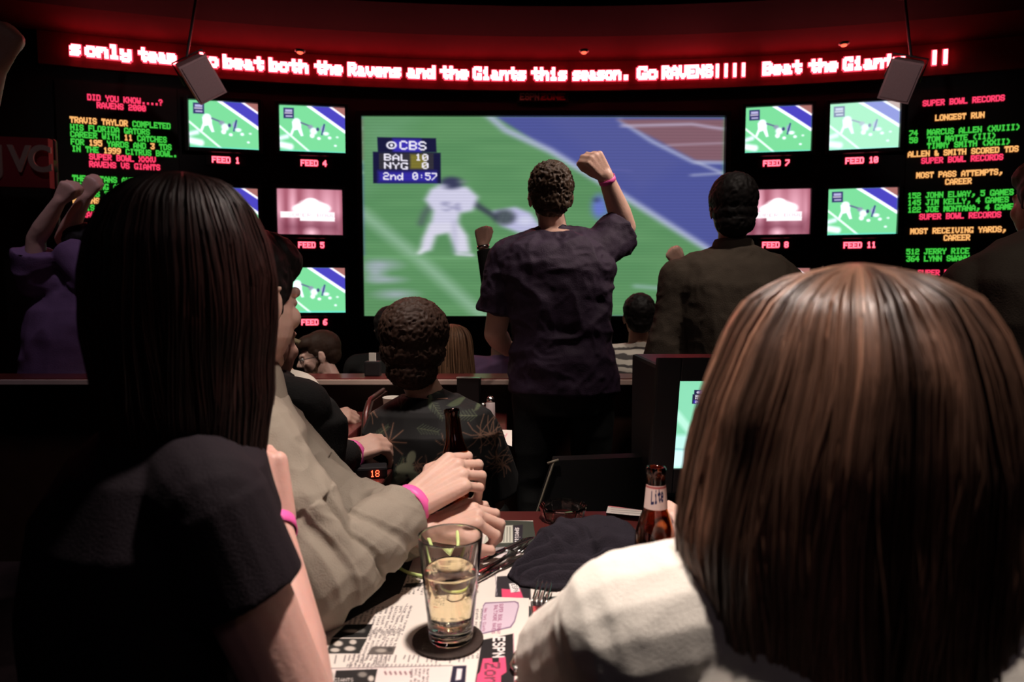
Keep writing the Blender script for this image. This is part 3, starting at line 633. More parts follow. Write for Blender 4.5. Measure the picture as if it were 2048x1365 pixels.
def person(label, yaw, head, neck, pel, arms, hyaw=None, hpitch=0, hroll=0, bw=1.0, bd=1.0, sw=.185, legs='sit', vox=.007, skin=SK, shirt=None, sleeve='short',
           infl=.012, sdisp=(), hk=1.0, pants=M_jeans, group=None, ar=1.0, feet=None, hemlo=-.02, svox=None, sdrop=.055):
    """arms: {'R': dict(el=, wr=, fwd=, back=, curl=, sh=)} world points"""
    Rm = Rz(yaw); Rr = Rm @ Vector((1, 0, 0)); Ff = Rm @ Vector((0, 1, 0)); head = Vector(head); neck = Vector(neck); pel = Vector(pel)
    HR = headrot(yaw if hyaw is None else hyaw, hpitch, hroll)
    base = Vector((pel.x, pel.y, 0.0))
    root = empty('person', base, label, 'person', group)
    g = G(); head_prims(g, head, HR, hk)
    g.cone(neck + Vector((0, 0, -.02)) + Ff*.01, .058*hk, head + HR @ Vector((0, -.012, -.06)), .052*hk, 14)
    torso_prims(g, pel, neck, Rr, Ff, bw, bd)
    A = {}
    for s, sd in (('R', 1), ('L', -1)):
        a = dict(arms.get(s) or {})
        up = (neck-pel).normalized()
        sh = Vector(a['sh']) if 'sh' in a else neck - up*sdrop + Rr*sd*sw*min(bw, 1.25)
        if 'el' not in a:
            a['el'] = sh + Rr*sd*.05 - Vector((0, 0, .27)) + Ff*.03; a['wr'] = a['el'] + Ff*.20 - Vector((0, 0, .10)); a['fwd'] = Ff - Vector((0, 0, .6)); a['back'] = Rr*sd*.6 + Vector((0, 0, 1))
        a['sh'] = sh; a['el'] = Vector(a['el']); a['wr'] = Vector(a['wr']); A[s] = a
        g.cone(neck - up*.035, .05*bw, sh, .056*ar, 14); g.cone(sh, .052*ar, a['el'], .041*ar, 16)
        mid = a['el'].lerp(a['wr'], .3); g.cone(a['el'], .041*ar, mid, .043*ar, 16); g.cone(mid, .043*ar, a['wr'], .0275*ar, 16)
        fwd = Vector(a.get('fwd', a['wr']-a['el'])); hand_prims(g, a['wr'], fwd, a.get('back', (0, 0, 1)), s == 'R', a.get('curl', (35, 45, 30)), a.get('thumb', (40, 20)), a.get('k', 1.0), a.get('spread', 4))
    K = []
    for sd in (1, -1):
        hip = pel + Rr*sd*.09*bw - Vector((0, 0, .04))
        if legs == 'sit':
            kn = hip + Ff*.40 + Rr*sd*.04; kn.z = min(kn.z, .50); an = kn + Ff*.02; an.z = .09
        else:
            an = hip + Rr*sd*.03; an.z = .09
            if feet: an = an + Vector(feet[0 if sd > 0 else 1])
            kn = hip.lerp(an, .48) + Ff*.03
        K.append((hip, kn, an)); g.cone(hip, .082*bw, kn, .055, 16); g.cone(kn, .055, an, .036, 14); g.cone(an+Vector((0, 0, -.045)), .038, an + Ff*.14 + Vector((0, 0, -.055)), .03, 12)
    obj('body', remesh(g, vox, 3), skin, root)
    # shirt
    if shirt:
        g = G(); torso_prims(g, pel, neck, Rr, Ff, bw, bd, infl, hemlo); up = (neck-pel).normalized()
        for s, sd in (('R', 1), ('L', -1)):
            a = A[s]; g.cone(neck - up*.045, .05*bw+infl, a['sh'], .056*ar+infl, 16); g.cone(a['sh'], .056*ar+infl, a['sh'].lerp(a['el'], .12), .056*ar+infl, 16)
            if sleeve == 'short': e = a['sh'].lerp(a['el'], .72); g.cone(a['sh'], .054*ar+infl, e, .050*ar+infl*1.7, 18, cap=False)
            else:
                g.cone(a['sh'], .054*ar+infl, a['el'], .045*ar+infl, 18); e = a['el'].lerp(a['wr'], .93); g.cone(a['el'], .045*ar+infl, e, .030*ar+infl, 18, cap=False)
        if sleeve != 'short' or True: g.cone(neck - up*.02, .066, neck + up*.012 + Ff*.01, .060+infl*.4, 18, cap=False)
        obj('shirt', remesh(g, svox or vox, 4, sdisp), shirt, root)
    g = G(); up = neck-pel
    g.loft([(pel + up*t, Rr*(wd*bw+.009), Ff*(dp*bd+.009)) for t, wd, dp in TORSO if t < .2])
    for hip, kn, an in K: g.cone(hip, .082*bw+.012, kn, .068, 18); g.cone(kn, .068, an, .055, 18, cap=False)
    obj('trousers', remesh(g, max(vox, .007), 3, [folds(.004, 9, 5)]), pants, root)
    for i, (hip, kn, an) in enumerate(K):
        g = G(); g.cone(an+Vector((0, 0, -.045))-Ff*.03, .046, an + Ff*.15 + Vector((0, 0, -.052)), .038, 14); g.box(an+Ff*.06+Vector((0, 0, -.08)), (.04, .11, .01), Rm, .004)
        obj('shoe', remesh(g, .008, 3), M_shoe, root)
    root['x'] = 0; del root['x']
    return root, A, HR, Rr, Ff
def band(root, wr, ax, r=.031, m=M_pink, wd=.009, name='wristband', t=.0015):
    ax = Vector(ax).normalized(); g = G(); u = ax.orthogonal().normalized(); v = ax.cross(u); R = []
    prof = [(r, -wd), (r+t, -wd), (r+t, wd), (r, wd), (r, -wd)]
    for rr, z in prof: R.append([Vector(wr) + ax*z + (u*math.cos(a)*1.0 + v*math.sin(a)*1.0)*rr for a in [2*math.pi*i/32 for i in range(32)]])
    g.rings(R, closed=False); return obj(name, g.out(), m, root)
# -------- hair
def hairmat(name, c, rough=.62, attr=None, spec=.18): return mat(name, c, rough, spec, .25, 60, attr=attr)
H_black = hairmat('black_hair', (.008, .006, .006)); H_brown = hairmat('brown_hair', (.035, .018, .012)); H_curl = hairmat('dark_brown_curls', (.045, .026, .016), .5)
def short_hair(root, c, R, m, k=1.0, puff=.010, amp=.006, freq=70, vox=.005, nape=-.045, seed=1, fluff=0.0):
    c = Vector(c); g = G(); f = lambda x, y, z: c + R @ Vector((x*k, y*k, z*k)); E = lambda p, r: g.ball(f(*p), tuple(q*k for q in r), R, 24, 14)
    E((0, -.026, .042), (.077+puff, .096+puff, .084+puff)); E((0, .03, .075), (.06+puff, .062+puff, .042+puff)); E((0, -.06, nape+.02), (.060+puff, .050+puff, .055)); E((0, -.05, (nape+.04)*.5), (.070+puff, .062+puff, .055))
    for s in (1, -1): g.cone(f(s*.070, .012, .03), .014*k, f(s*.073, .012, -.012), .008*k, 8)
    if fluff: E((0, -.045, -.01), (.072+puff+fluff, .07+puff, .07)); E((0, -.02, .05), (.08+puff+fluff, .1+puff, .085+puff))
    return obj('hair', remesh(g, vox, 2, [folds(amp, freq, seed)]), m, root)
def strand_hair(root, crown, R, table, length, n, m, seed=1, span=2.1, cy=None, rad=.0013, cols=None, taper=.4, wave=.004, flow=0.0, clump=.03, front=0.0, part=0.0, base_inset=.006, endjit=.06, flips=None, seg=20, lump=0.0):
    """long hair: strands run from the crown over the skull and hang; table rows = (depth under crown, half width, back depth)"""
    rg = np.random.default_rng(seed); crown = Vector(crown); T = np.array(table)
    def rx(h): return np.interp(h, T[:, 0], T[:, 1])
    def ry(h): return np.interp(h, T[:, 0], T[:, 2])
    RM = np.array(R)
    cr = np.array(crown)
    # solid underlayer
    hs = np.concatenate([np.linspace(.002, .12, 16), np.linspace(.13, length, 22)]); g = G(); Rg = []
    for h in hs:
        q = []
        for i in range(44):
            a = 2*math.pi*i/44; x = math.sin(a)*max(rx(h)-base_inset, .004); yb = max(ry(h)-base_inset, .004)
            y = -math.cos(a)*(yb if math.cos(a) > 0 else min(yb, .085 if h < .10 else .03))
            q.append(Vector(cr + RM @ np.array([x, y, -h-.004])))
        Rg.append(q)
    g.rings(Rg); Vb = np.array([tuple(v) for v in g.V])
    V = []; Fc = []; Cc = []; base = 0
    Vb_n = len(Vb)
    ns = seg; K = 4
    phis = rg.uniform(-span, span, n); cl = np.round(phis/clump)*clump; phis = cl + (phis-cl)*.55
    for i in range(n):
        ph = phis[i]; Ln = length*(1-rg.uniform(0, endjit)); t = np.linspace(0, 1, ns); h = Ln*(t**1.5)*.93 + Ln*.07*t
        h0 = rg.uniform(0, .012); h = np.maximum(h, h0*t+.0005)
        off = rg.uniform(-.003, .0045) + rg.normal(0, .0012); off = off + lump*pnoise(np.stack([ph*3.1+0*h, h*26, 0*h+.5], 1), seed+40) + lump*.6*pnoise(np.stack([ph*9+0*h, h*11, 0*h+.5], 1), seed+41); off = off*np.clip(h/.035, .12, 1); w1 = rg.normal(0, 1); w2 = rg.uniform(0, 6.28)
        fan = ph*(1 - .0*t) + flow*math.sin(ph)*t + .05*np.sin(3.0*cl[i]*4+h*9)*t + wave*30*w1*.25*np.sin(h*16+w2)*t
        lateral = np.sin(fan)*(rx(h)+off); dep = -np.cos(fan)*(ry(h)+off)
        dep = np.where(np.cos(fan) < 0, -np.cos(fan)*np.minimum(ry(h), .1), dep)
        hz = h - .0
        zz = -hz + off*np.clip(1-h/.06, 0, 1)*np.clip(h/.01, .3, 1)
        if flips is not None: lateral, dep, zz = flips(ph, t, h, lateral, dep, zz, rg)
        px_ = lateral + part*np.clip(1-h/.03, 0, 1)*.3
        Q = np.stack([px_, dep, zz], 1)
        d = np.gradient(Q, axis=0); d /= np.linalg.norm(d, axis=1)[:, None]+1e-9
        ou = np.stack([np.sin(fan), -np.cos(fan), .2+0*fan], 1); u = np.cross(d, ou); u /= np.linalg.norm(u, axis=1)[:, None]+1e-9; v = np.cross(u, d)
        r = rad*rg.uniform(.7, 1.5)*(1-taper*t)
        Rg = np.concatenate([(Q + (u*math.cos(a)*1.3 + v*math.sin(a)*.8)*r[:, None])[:, None] for a in (0, math.pi/2, math.pi, 3*math.pi/2)], 1)
        V.append((Rg.reshape(-1, 3) @ RM.T) + cr)
        I = np.arange(ns-1)[:, None]*K + np.arange(K)[None]; J = np.arange(ns-1)[:, None]*K + (np.arange(K)[None]+1) % K
        Fc.append(np.stack([I, J, J+K, I+K], -1).reshape(-1, 4) + base); base += ns*K
        c = cols(ph, rg) if cols else (1, 1, 1); Cc.append(np.tile(np.array(c, float), (ns*K, 1)))
    V = np.concatenate(V); Fc = np.concatenate(Fc); Cc = np.concatenate(Cc)
    h = obj('hair', (V, Fc, Cc), m, root)
    obj('hair_underlayer', (g.V, g.F, np.tile(np.array((.5, .5, .5)), (Vb_n, 1))), m, h)
    return h
def stool(c, label, hgt=.45):
    c = Vector(c); r = empty('stool', (c.x, c.y, 0), label, 'stool', 'dark stools under the guests'); g = G()
    g.lathe((c.x, c.y, hgt-.06), [(.02, 0), (.17, 0), (.185, .02), (.185, .045), (.17, .06), (.02, .06)], 28); obj('seat', g.out(), M_black, r)
    g = G(); g.cone((c.x, c.y, .02), .025, (c.x, c.y, hgt-.06), .025, 14, cap=False); obj('post', g.out(), M_steel, r)
    g = G(); g.lathe((c.x, c.y, 0), [(.2, 0), (.2, .008), (.05, .03), (.02, .03)], 28); obj('base', g.out(), M_steel, r)
UPZ = Vector((0, 0, 1))
FIST = dict(curl=(78, 95, 60), thumb=(15, 45))

# ---- standing man in dark purple, right fist raised
M_purple = mat('dark_purple_shirt', (.022, .010, .028), .75, .3, .25, 18, .35, 220)
d = 2.6; nk = P(1108, 462, d); pl = P(1128, 775, d)
wrj = P(1211, 352, d-.02); elj = P(1250, 455, d+.10)
pj, A, HR, Rr, Ff = person('standing man in dark purple shirt raising right fist in front of the big screen', 0, P(1101, 396, d), nk, pl,
    {'R': dict(sh=P(1196, 502, d), el=elj, wr=wrj, fwd=(wrj-elj)+Vector((-.06, 0, 0)), back=(.35, -.9, 0), k=1.06, **FIST), 'L': dict(sh=P(1018, 520, d), el=P(990, 668, d+.02), wr=P(1015, 700, d+.22), fwd=(.3, 1, .2), back=(-1, 0, 1))},
    bw=1.16, bd=1.25, sw=.21, legs='stand', vox=.006, skin=SK, shirt=M_purple, infl=.022, sdisp=[folds(.013, 7.5, 11, (1, 1, 1.3)), folds(.004, 24, 3)], hk=1.02, hemlo=-.02, ar=1.1, sdrop=.05)
short_hair(pj, P(1101, 396, d), HR, H_curl, 1.02, .010, .008, 85, .004, seed=4)
band(pj, elj.lerp(wrj, .93), wrj-elj, .033)
# ---- standing man in brown grey shirt
M_brown = mat('brown_grey_shirt', (.085, .066, .050), .85, .2, .2, 14, .4, 260)
d = 2.6
pk, A, HRk, Rr, Ff = person('standing man in brown grey collared shirt with short black hair seen from behind', 4, P(1463, 420, d), P(1466, 498, d), P(1462, 830, d),
    {'L': dict(sh=P(1362, 560, d), el=P(1322, 730, d), wr=P(1292, 830, d+.05), fwd=(0, .1, -1), back=(-1, 0, 0)), 'R': dict(sh=P(1566, 560, d), el=P(1625, 700, d), wr=P(1640, 830, d+.05), fwd=(0, .1, -1), back=(1, 0, 0))},
    bw=1.22, bd=1.1, sw=.2, legs='stand', vox=.007, skin=SK2, shirt=M_brown, sleeve='long', infl=.026, sdisp=[folds(.013, 6.5, 21, (1, 1, .7)), folds(.003, 22, 3)], hemlo=-.12)
short_hair(pk, P(1463, 420, d), HRk, H_black, 1.04, .012, .004, 50, seed=5, nape=-.075)
g = G(); c0 = P(1466, 492, d); g.loft([(c0+UPZ*(-.03), Vector((.088, 0, 0)), Vector((0, .08, 0))), (c0+UPZ*.015, Vector((.076, 0, 0)), Vector((0, .072, 0))), (c0+UPZ*.028, Vector((.068, 0, 0)), Vector((0, .066, 0)))])
obj('collar', remesh(g, .005, 3), M_brown, pk)
# ---- big man at right edge
M_olive = mat('olive_brown_sweater', (.085, .068, .055), .9, .15, .2, 10, .4, 200)
d = 1.8
pm, A, HRm, Rr, Ff = person('broad man in olive brown sweater standing at the right edge', -8, P(2105, 405, d), P(2095, 478, d), P(2100, 860, d),
    {'L': dict(sh=P(1945, 580, d), el=P(1890, 790, d+.1), wr=P(1960, 900, d+.25), fwd=(.3, 1, 0), back=(-1, 0, .5))}, bw=1.3, bd=1.1, sw=.21, legs='stand', vox=.008, skin=SK2, shirt=M_olive, sleeve='long', infl=.03, sdisp=[folds(.012, 6, 31, (1, 1, .8))], hemlo=-.1)
short_hair(pm, P(2105, 405, d), HRm, hairmat('auburn_short_hair', (.05, .02, .012)), 1.0, .01, .003, 50, seed=6)
# ---- man in purple jersey at left, both fists up
M_jersey = mat('faded_purple_jersey', (.16, .09, .19), .8, .2, .2, 12, .3, 200)
d = 3.2
f1 = P(120, 400, d-.1); e1 = P(72, 478, d-.05); f2 = P(172, 392, d); e2 = P(128, 478, d+.05)
pn, A, HRn, Rr, Ff = person('dim figure in purple jersey at far left with both fists raised', 10, P(178, 500, d+.1), P(160, 560, d+.1), P(120, 830, d+.1),
    {'L': dict(sh=P(70, 560, d), el=e1, wr=f1, fwd=f1-e1, back=(.2, -1, 0), **FIST), 'R': dict(sh=P(190, 560, d), el=e2, wr=f2, fwd=f2-e2, back=(.2, -1, 0), **FIST)}, bw=1.15, legs='stand', vox=.009, shirt=M_jersey, sleeve='short', infl=.03, sdisp=[folds(.012, 7, 41)])
short_hair(pn, P(178, 500, d+.1), HRn, H_black, 1, .01, .003, 40, .007)
# ---- person beyond the left edge with one raised hand
d = 1.6; wq = P(-12, 128, d); eq = P(-70, 300, d)
pq, A, HRq, Rr, Ff = person('person at the left edge with a blurred hand raised high', 0, P(-230, 330, d), P(-230, 430, d), P(-230, 830, d), {'R': dict(sh=P(-100, 470, d), el=eq, wr=wq, fwd=wq-eq, back=(.5, -1, 0), **FIST)}, legs='stand', vox=.01, shirt=M_jersey, skin=SK2)
short_hair(pq, P(-230, 330, d), HRq, H_black, 1, .01, .003, 40, .008)
# ---- cheering people hidden behind the two standing men
M_dk = mat('black_sweater', (.010, .010, .010), .85, .2, .2, 14, .3, 200)
d = 3.42; wq = P(966, 492, d); eq = P(985, 590, d)
po, A, HRo, Rr, Ff = person('person in black sleeve and wristwatch raising left fist beside the purple shirted man', 0, P(1090, 530, d+.1), P(1090, 590, d+.1), P(1090, 830, d+.1), {'L': dict(sh=P(1040, 625, d+.08), el=eq, wr=wq, fwd=(wq-eq)+Vector((.03, 0, 0)), back=(-.3, -1, 0), **FIST)}, legs='stand', vox=.008, shirt=M_dk, sleeve='long', infl=.008)
short_hair(po, P(1090, 530, d+.1), HRo, H_black, 1, .01, .003, 40, .007)
band(po, eq.lerp(wq, .98), wq-eq, .030, M_steel, .008, 'watch', .004)
d = 3.42; wq = P(1360, 532, d); eq = P(1392, 610, d)
pp, A, HRp, Rr, Ff = person('person mostly hidden behind the brown shirt with a small raised left fist', 0, P(1455, 560, d+.1), P(1455, 620, d+.1), P(1450, 850, d+.1), {'L': dict(sh=P(1410, 655, d+.08), el=eq, wr=wq, fwd=(wq-eq)+Vector((-.03, 0, 0)), back=(-.3, -1, 0), **FIST)}, legs='stand', vox=.008, shirt=M_dk, sleeve='long', infl=.008)
short_hair(pp, P(1455, 560, d+.1), HRp, H_black, 1, .01, .003, 40, .007)

# ---- man in tropical leaf print shirt
d = 2.0
def leaf_shirt():
    m = bpy.data.materials.new('tropical_shirt'); m.use_nodes = True; MATS['tropical_shirt'] = m; b = m.node_tree.nodes['Principled BSDF']; b.inputs['Roughness'].default_value = .75
    at = m.node_tree.nodes.new('ShaderNodeAttribute'); at.attribute_name = 'col'; m.node_tree.links.new(at.outputs['Color'], b.inputs['Base Color']); return m
M_leaf = leaf_shirt()
pg, A, HRg, Rr, Ff = person('seated man in black tropical leaf print shirt with bushy dark hair', 4, P(828, 702, d), P(858, 792, d), P(872, 1090, d),
    {'L': dict(sh=P(775, 862, d), el=P(765, 1010, d+.05), wr=P(800, 1010, d+.3), fwd=(0, 1, 0), back=(0, 0, 1)), 'R': dict(sh=P(950, 862, d), el=P(985, 1000, d+.05), wr=P(960, 1000, d+.28), fwd=(0, 1, 0), back=(0, 0, 1))},
    bw=1.08, bd=1.0, sw=.18, vox=.0065, skin=SK2, hyaw=-4, hroll=2)
def garment(pel, neck, yaw, bw, bd, A, infl, sleeve, vox, disp, extra=None, ar=1.0, lo=-.02, sl=.85, fl=2.0):
    Rm = Rz(yaw); Rr = Rm @ Vector((1, 0, 0)); Ff = Rm @ Vector((0, 1, 0)); g = G(); pel = Vector(pel); neck = Vector(neck); torso_prims(g, pel, neck, Rr, Ff, bw, bd, infl, lo); up = (neck-pel).normalized()
    for s in ('R', 'L'):
        a = A[s]; g.cone(neck - up*.045, .05*bw+infl, a['sh'], .056*ar+infl, 16)
        if sleeve == 'short': g.cone(a['sh'], .058*ar+infl, a['sh'].lerp(a['el'], sl), .054*ar+infl*fl, 18, cap=False)
        else: g.cone(a['sh'], .056*ar+infl, a['el'], .05*ar+infl, 18); g.cone(a['el'], .05*ar+infl, a['el'].lerp(a['wr'], .84), .036*ar+infl, 18, cap=False)
    if extra: extra(g)
    return remesh(g, vox, 4, disp)
V, Fc = garment(P(872, 1090, d), P(858, 792, d), 4, 1.08, 1.0, A, .022, 'short', .0032, [folds(.009, 7, 51)])
Xp, Yp = proj_np(V[:, 0], V[:, 1], V[:, 2])
U1 = (V[:, 0]-.0)*1000; W1 = V[:, 2]*1000
c = Canvas(U1[:, None], W1[:, None], (7, 7, 8)); rl = np.random.default_rng(12)
for k in range(64):                         # fronds and leaves printed on the cloth (x across, z up, millimetres)
    cx_, cz_ = rl.uniform(-470, 0), rl.uniform(640, 1010); kind = k % 3; sz = rl.uniform(26, 52); a0 = rl.uniform(0, 6.28)
    if kind == 0:
        for q in range(8):
            a = a0 + q*math.pi/4+rl.uniform(-.2, .2); ex, ey = cx_+math.cos(a)*sz, cz_+math.sin(a)*sz; mx, my = (cx_+ex)/2 - math.sin(a)*4, (cz_+ey)/2+math.cos(a)*4
            c.line([(cx_, cz_), (mx, my), (ex, ey)], 3.2, (120, 88, 70), 2.5, .95)
    elif kind == 1:
        for q in range(7):
            t = q/6; ax_, ay_ = cx_+math.cos(a0)*sz*1.6*t, cz_+math.sin(a0)*sz*1.6*t
            for s in (1, -1): c.line([(ax_, ay_), (ax_+math.cos(a0+s*.7)*sz*.55*(1-.5*t), ay_+math.sin(a0+s*.7)*sz*.55*(1-.5*t))], 3, (66, 78, 58), 2.5, .9)
        c.line([(cx_, cz_), (cx_+math.cos(a0)*sz*1.7, cz_+math.sin(a0)*sz*1.7)], 2.5, (86, 92, 68), 2, .9)
    else: c.ell(cx_, cz_, sz*.5, sz*.16, (74, 88, 62), .3, .9, a0); c.line([(cx_-math.cos(a0)*sz*.5, cz_-math.sin(a0)*sz*.5), (cx_+math.cos(a0)*sz*.5, cz_+math.sin(a0)*sz*.5)], 1.5, (80, 84, 62), 1.5, .8)
q0 = P(812, 935, 1.86)
for (dx, dz, rx_, rz_, ro) in ((0, 0, 32, 20, .2), (28, -22, 26, 17, -.7), (-20, -34, 32, 15, .5), (-44, -50, 26, 12, .9), (18, 32, 24, 15, 1.2), (8, -62, 24, 13, -.3)): c.ell(q0.x*1000+dx, q0.z*1000+dz, rx_, rz_, (126, 130, 106), .25, 1, ro)
q0 = P(778, 885, 1.86)
for q in range(9):
    a = q*.7; c.line([(q0.x*1000, q0.z*1000), (q0.x*1000+math.cos(a)*52, q0.z*1000+math.sin(a)*52)], 4, (132, 98, 78), 3, .95)
obj('shirt', (V, Fc, c.lin().reshape(-1, 3)), M_leaf, pg)
short_hair(pg, P(828, 694, d), HRg, H_brown, 1.0, .018, .0045, 90, .004, nape=-.09, fluff=.010, seed=9)
stool((P(872, 1090, d).x, d, 0), 'dark round stool under the man in the tropical shirt', P(872, 1090, d).z-.135)
# ---- man in black sweater at the next table
d = 1.62; wq = P(698, 912, 1.78); eq = P(628, 930, 1.60)
pd_, A, HRd, Rr, Ff = person('seated man in black sweater with pink wristband leaning on the next table', 22, P(520, 690, d), P(530, 765, d), P(560, 1080, d-.1),
    {'R': dict(sh=P(600, 822, d-.12), el=eq, wr=wq, fwd=(.7, .55, .25), back=(.1, -.5, .8), curl=(30, 40, 30)), 'L': dict(sh=P(520, 810, d+.12), el=P(625, 885, 1.80), wr=P(688, 895, 1.84), fwd=(1, .2, .1), back=(0, -.3, 1))},
    bw=1.15, vox=.006, shirt=M_dk, sleeve='long', infl=.016, sdisp=[folds(.009, 8, 61)], skin=SK)
short_hair(pd_, P(520, 690, d), HRd, H_black, 1, .01, .003, 40, .007); band(pd_, wq.lerp(eq, -.04), wq-eq, .041)
stool((P(560, 1080, d-.1).x, d-.1, 0), 'dark round stool under the man in the black sweater', P(560, 1080, d-.1).z-.135)
# ---- person in white sweater and olive cap
M_white = mat('cream_knit', (.62, .57, .50), .85, .2, .08, 30, .3, 180)
d = 2.35; eq = P(640, 850, d-.1); wq = P(652, 838, d+.15)
pe, A, HRe, Rr, Ff = person('seated person in white sweater and olive cap, clasping hands on the table', 55, P(518, 702, d+.05), P(560, 752, d), P(540, 960, d),
    {'R': dict(sh=P(598, 786, d-.1), el=eq, wr=wq, fwd=(.9, .4, .1), back=(0, -.6, .8), curl=(40, 40, 30)), 'L': dict(sh=P(575, 780, d+.15), el=P(610, 850, d+.2), wr=P(660, 842, d+.2), fwd=(1, .1, 0), back=(0, -.3, 1), curl=(40, 40, 30))}, hyaw=75,
    bw=1.0, vox=.006, shirt=M_white, sleeve='long', infl=.018, sdisp=[folds(.008, 8, 71)], skin=SK)
short_hair(pe, P(518, 702, d+.05), HRe, H_brown, 1, .008, .003, 40, .007)
g = G(); hc = P(518, 700, d+.05); g.ball(hc + HRe @ Vector((0, -.01, .055)), (.093, .108, .075), HRe); g.loft([(hc+HRe @ Vector((0, .07+.075*t, .055-.03*t)), HRe @ Vector((.075*(1-.35*t*t), 0, 0)), HRe @ Vector((0, .004, .006))) for t in (0, .35, .7, 1)], 20)
obj('cap', remesh(g, .005, 2), mat('olive_cap', (.13, .11, .06), .9), pe)
stool((P(540, 960, d).x, d, 0), 'dark round stool under the person in white', P(540, 960, d).z-.135)
# ---- man with glasses, face turned left
d = 3.42; hc = P(638, 712, d)
pf, A, HRf, Rr, Ff = person('seated man with glasses and short beard facing left, dark olive jacket', -60, hc, P(668, 762, d), P(680, 930, d), {}, hyaw=-112, hpitch=14, bw=1.1, vox=.006, skin=SK3,
    shirt=mat('dark_olive_jacket', (.05, .048, .035), .85, .2, .2, 12, .3, 200), sleeve='long', infl=.02, sdisp=[folds(.01, 7, 81)])
short_hair(pf, hc, HRf, H_brown, 1.0, .006, .001, 50, .005, nape=-.03)
F_ = lambda x, y, z: hc + HRf @ Vector((x, y, z))
g = G(); g.ball(F_(0, .055, -.078), (.047, .042, .034), HRf); g.cone(F_(.055, .02, -.03), .012, F_(.04, .05, -.08), .014); g.cone(F_(-.055, .02, -.03), .012, F_(-.04, .05, -.08), .014)
obj('beard', remesh(g, .004, 2, [folds(.002, 90, 3)]), hairmat('brown_beard', (.10, .055, .035)), pf)
for s in (1, -1):
    e = obj('eye', (lambda G_: (G_.ball(F_(s*.03, .083, .004), .010), G_.out())[1])(G()), mat('eye_white', (.7, .68, .66), .2), pf)
    obj('iris', (lambda G_: (G_.ball(F_(s*.03, .0905, .004), (.005, .003, .005), HRf), G_.out())[1])(G()), mat('iris_brown', (.05, .02, .01), .2), e)
g = G()
for s in (1, -1): g.tube([F_(s*.032+.021*math.cos(a)*1.1, .100, .004+.015*math.sin(a)) for a in [2*math.pi*i/20 for i in range(21)]], .0018, 6); g.tube([F_(s*.054, .098, .008), F_(s*.076, .06, .008), F_(s*.08, -.005, .004)], .002, 6)
g.tube([F_(-.01, .101, .006), F_(0, .104, .008), F_(.01, .101, .006)], .0018, 6)
obj('glasses', g.out(), M_black, pf)
# ---- heads in the front rows
def front_head(px, py, d, lab, m, yaw=0, sm=None, k=1.0, sh=None, puff=.01, amp=.004, bw=1.0, **kw):
    hc = P(px, py, d); nk = hc + Vector((0, -.01, -.155)); pl = nk + Vector((0, -.02, -.50))
    r, A, HR, _, _ = person(lab, yaw, hc, nk, pl, {}, bw=bw, vox=.009, shirt=sm or M_dk, sleeve='long', infl=.02, hk=k, skin=SK2, sdisp=[folds(.008, 9, int(px))], **kw)
    if m: short_hair(r, hc, HR, m, k, puff, amp, 45, .006, seed=int(px))
    return r, HR, hc
front_head(781, 660, 3.7, 'dark haired head just left of the bushy haired man, near the screen bottom', H_black)
front_head(860, 646, 4.5, 'dark head showing above the long haired woman under the big screen', H_black)
rh, HRh, hh = front_head(905, 700, 3.42, 'woman with long light brown hair seated in the front row', None, 12)
strand_hair(rh, hh+Vector((0, -.01, .135)), HRh, [(0, .004, .004), (.01, .045, .05), (.03, .075, .08), (.06, .092, .1), (.1, .1, .108), (.16, .105, .105), (.3, .12, .10), (.36, .10, .085)], .36, 420, hairmat('light_brown_hair', (.16, .09, .055), .45, 'col'), 5, rad=.0028, seg=14,
            cols=lambda p, r: (lambda q: (q, q*.95, q*.9))(r.uniform(.4, 1.5)))
M_stripe = bpy.data.materials.new('striped_sweater'); M_stripe.use_nodes = True
nt = M_stripe.node_tree; b_ = nt.nodes['Principled BSDF']; b_.inputs['Roughness'].default_value = .9; tc = nt.nodes.new('ShaderNodeTexCoord'); wv = nt.nodes.new('ShaderNodeTexWave'); wv.bands_direction = 'Z'; wv.inputs['Scale'].default_value = 7.5; wv.inputs['Distortion'].default_value = 3
wv.inputs['Detail Scale'].default_value = 2; rp = nt.nodes.new('ShaderNodeValToRGB'); rp.color_ramp.elements[0].color = (.55, .5, .44, 1); rp.color_ramp.elements[0].position = .55; rp.color_ramp.elements[1].color = (.07, .06, .06, 1); rp.color_ramp.elements[1].position = .75
nt.links.new(tc.outputs['Object'], wv.inputs[0]); nt.links.new(wv.outputs['Color'], rp.inputs[0]); nt.links.new(rp.outputs[0], b_.inputs[0])
front_head(1277, 636, 3.45, 'seated person in white striped sweater between the two standing men', H_black, 0, M_stripe, .98)
front_head(1000, 668, 3.95, 'seated person in dim purple shirt partly hidden by the purple shirted man', H_black, 0, M_jersey)
# ------------------------------------------------------------------ foreground woman, right
ca, da = 1712, .55
crA = P(ca, 529, da)
hcA = crA + Vector((0, .01, -.128)); nkA = P(ca+5, 1050, da+.03); plA = nkA + Vector((0, -.05, -.50))
M_cream = mat('white_cotton', (.66, .62, .56), .85, .25, .05, 20, .25, 500)
shA = P(1262, 1262, .56)
wA = P(1408, 1122, .94); eA = Vector((.07, .74, .80))
pa, A, HRa, Rr, Ff = person('woman with long straight reddish brown hair and white shirt, large at the right', 4, hcA, nkA, plA,
    {'L': dict(sh=shA, el=eA, wr=wA, fwd=(-.35, .5, .35), back=(-.3, -.2, 1), curl=(30, 40, 30), k=.9), 'R': dict(el=Vector((.56, .70, .80)), wr=Vector((.45, .9, .80)), fwd=(-.3, 1, 0), back=(0, 0, 1))},
    bw=.98, bd=.95, vox=.004, skin=SK3, sw=.18, ar=.85)
V, Fc = garment(plA, nkA, 4, .98, .95, A, .013, 'short', .003, [folds(.006, 7, 91, (1, 1, .6)), folds(.0012, 34, 17)], ar=.95)
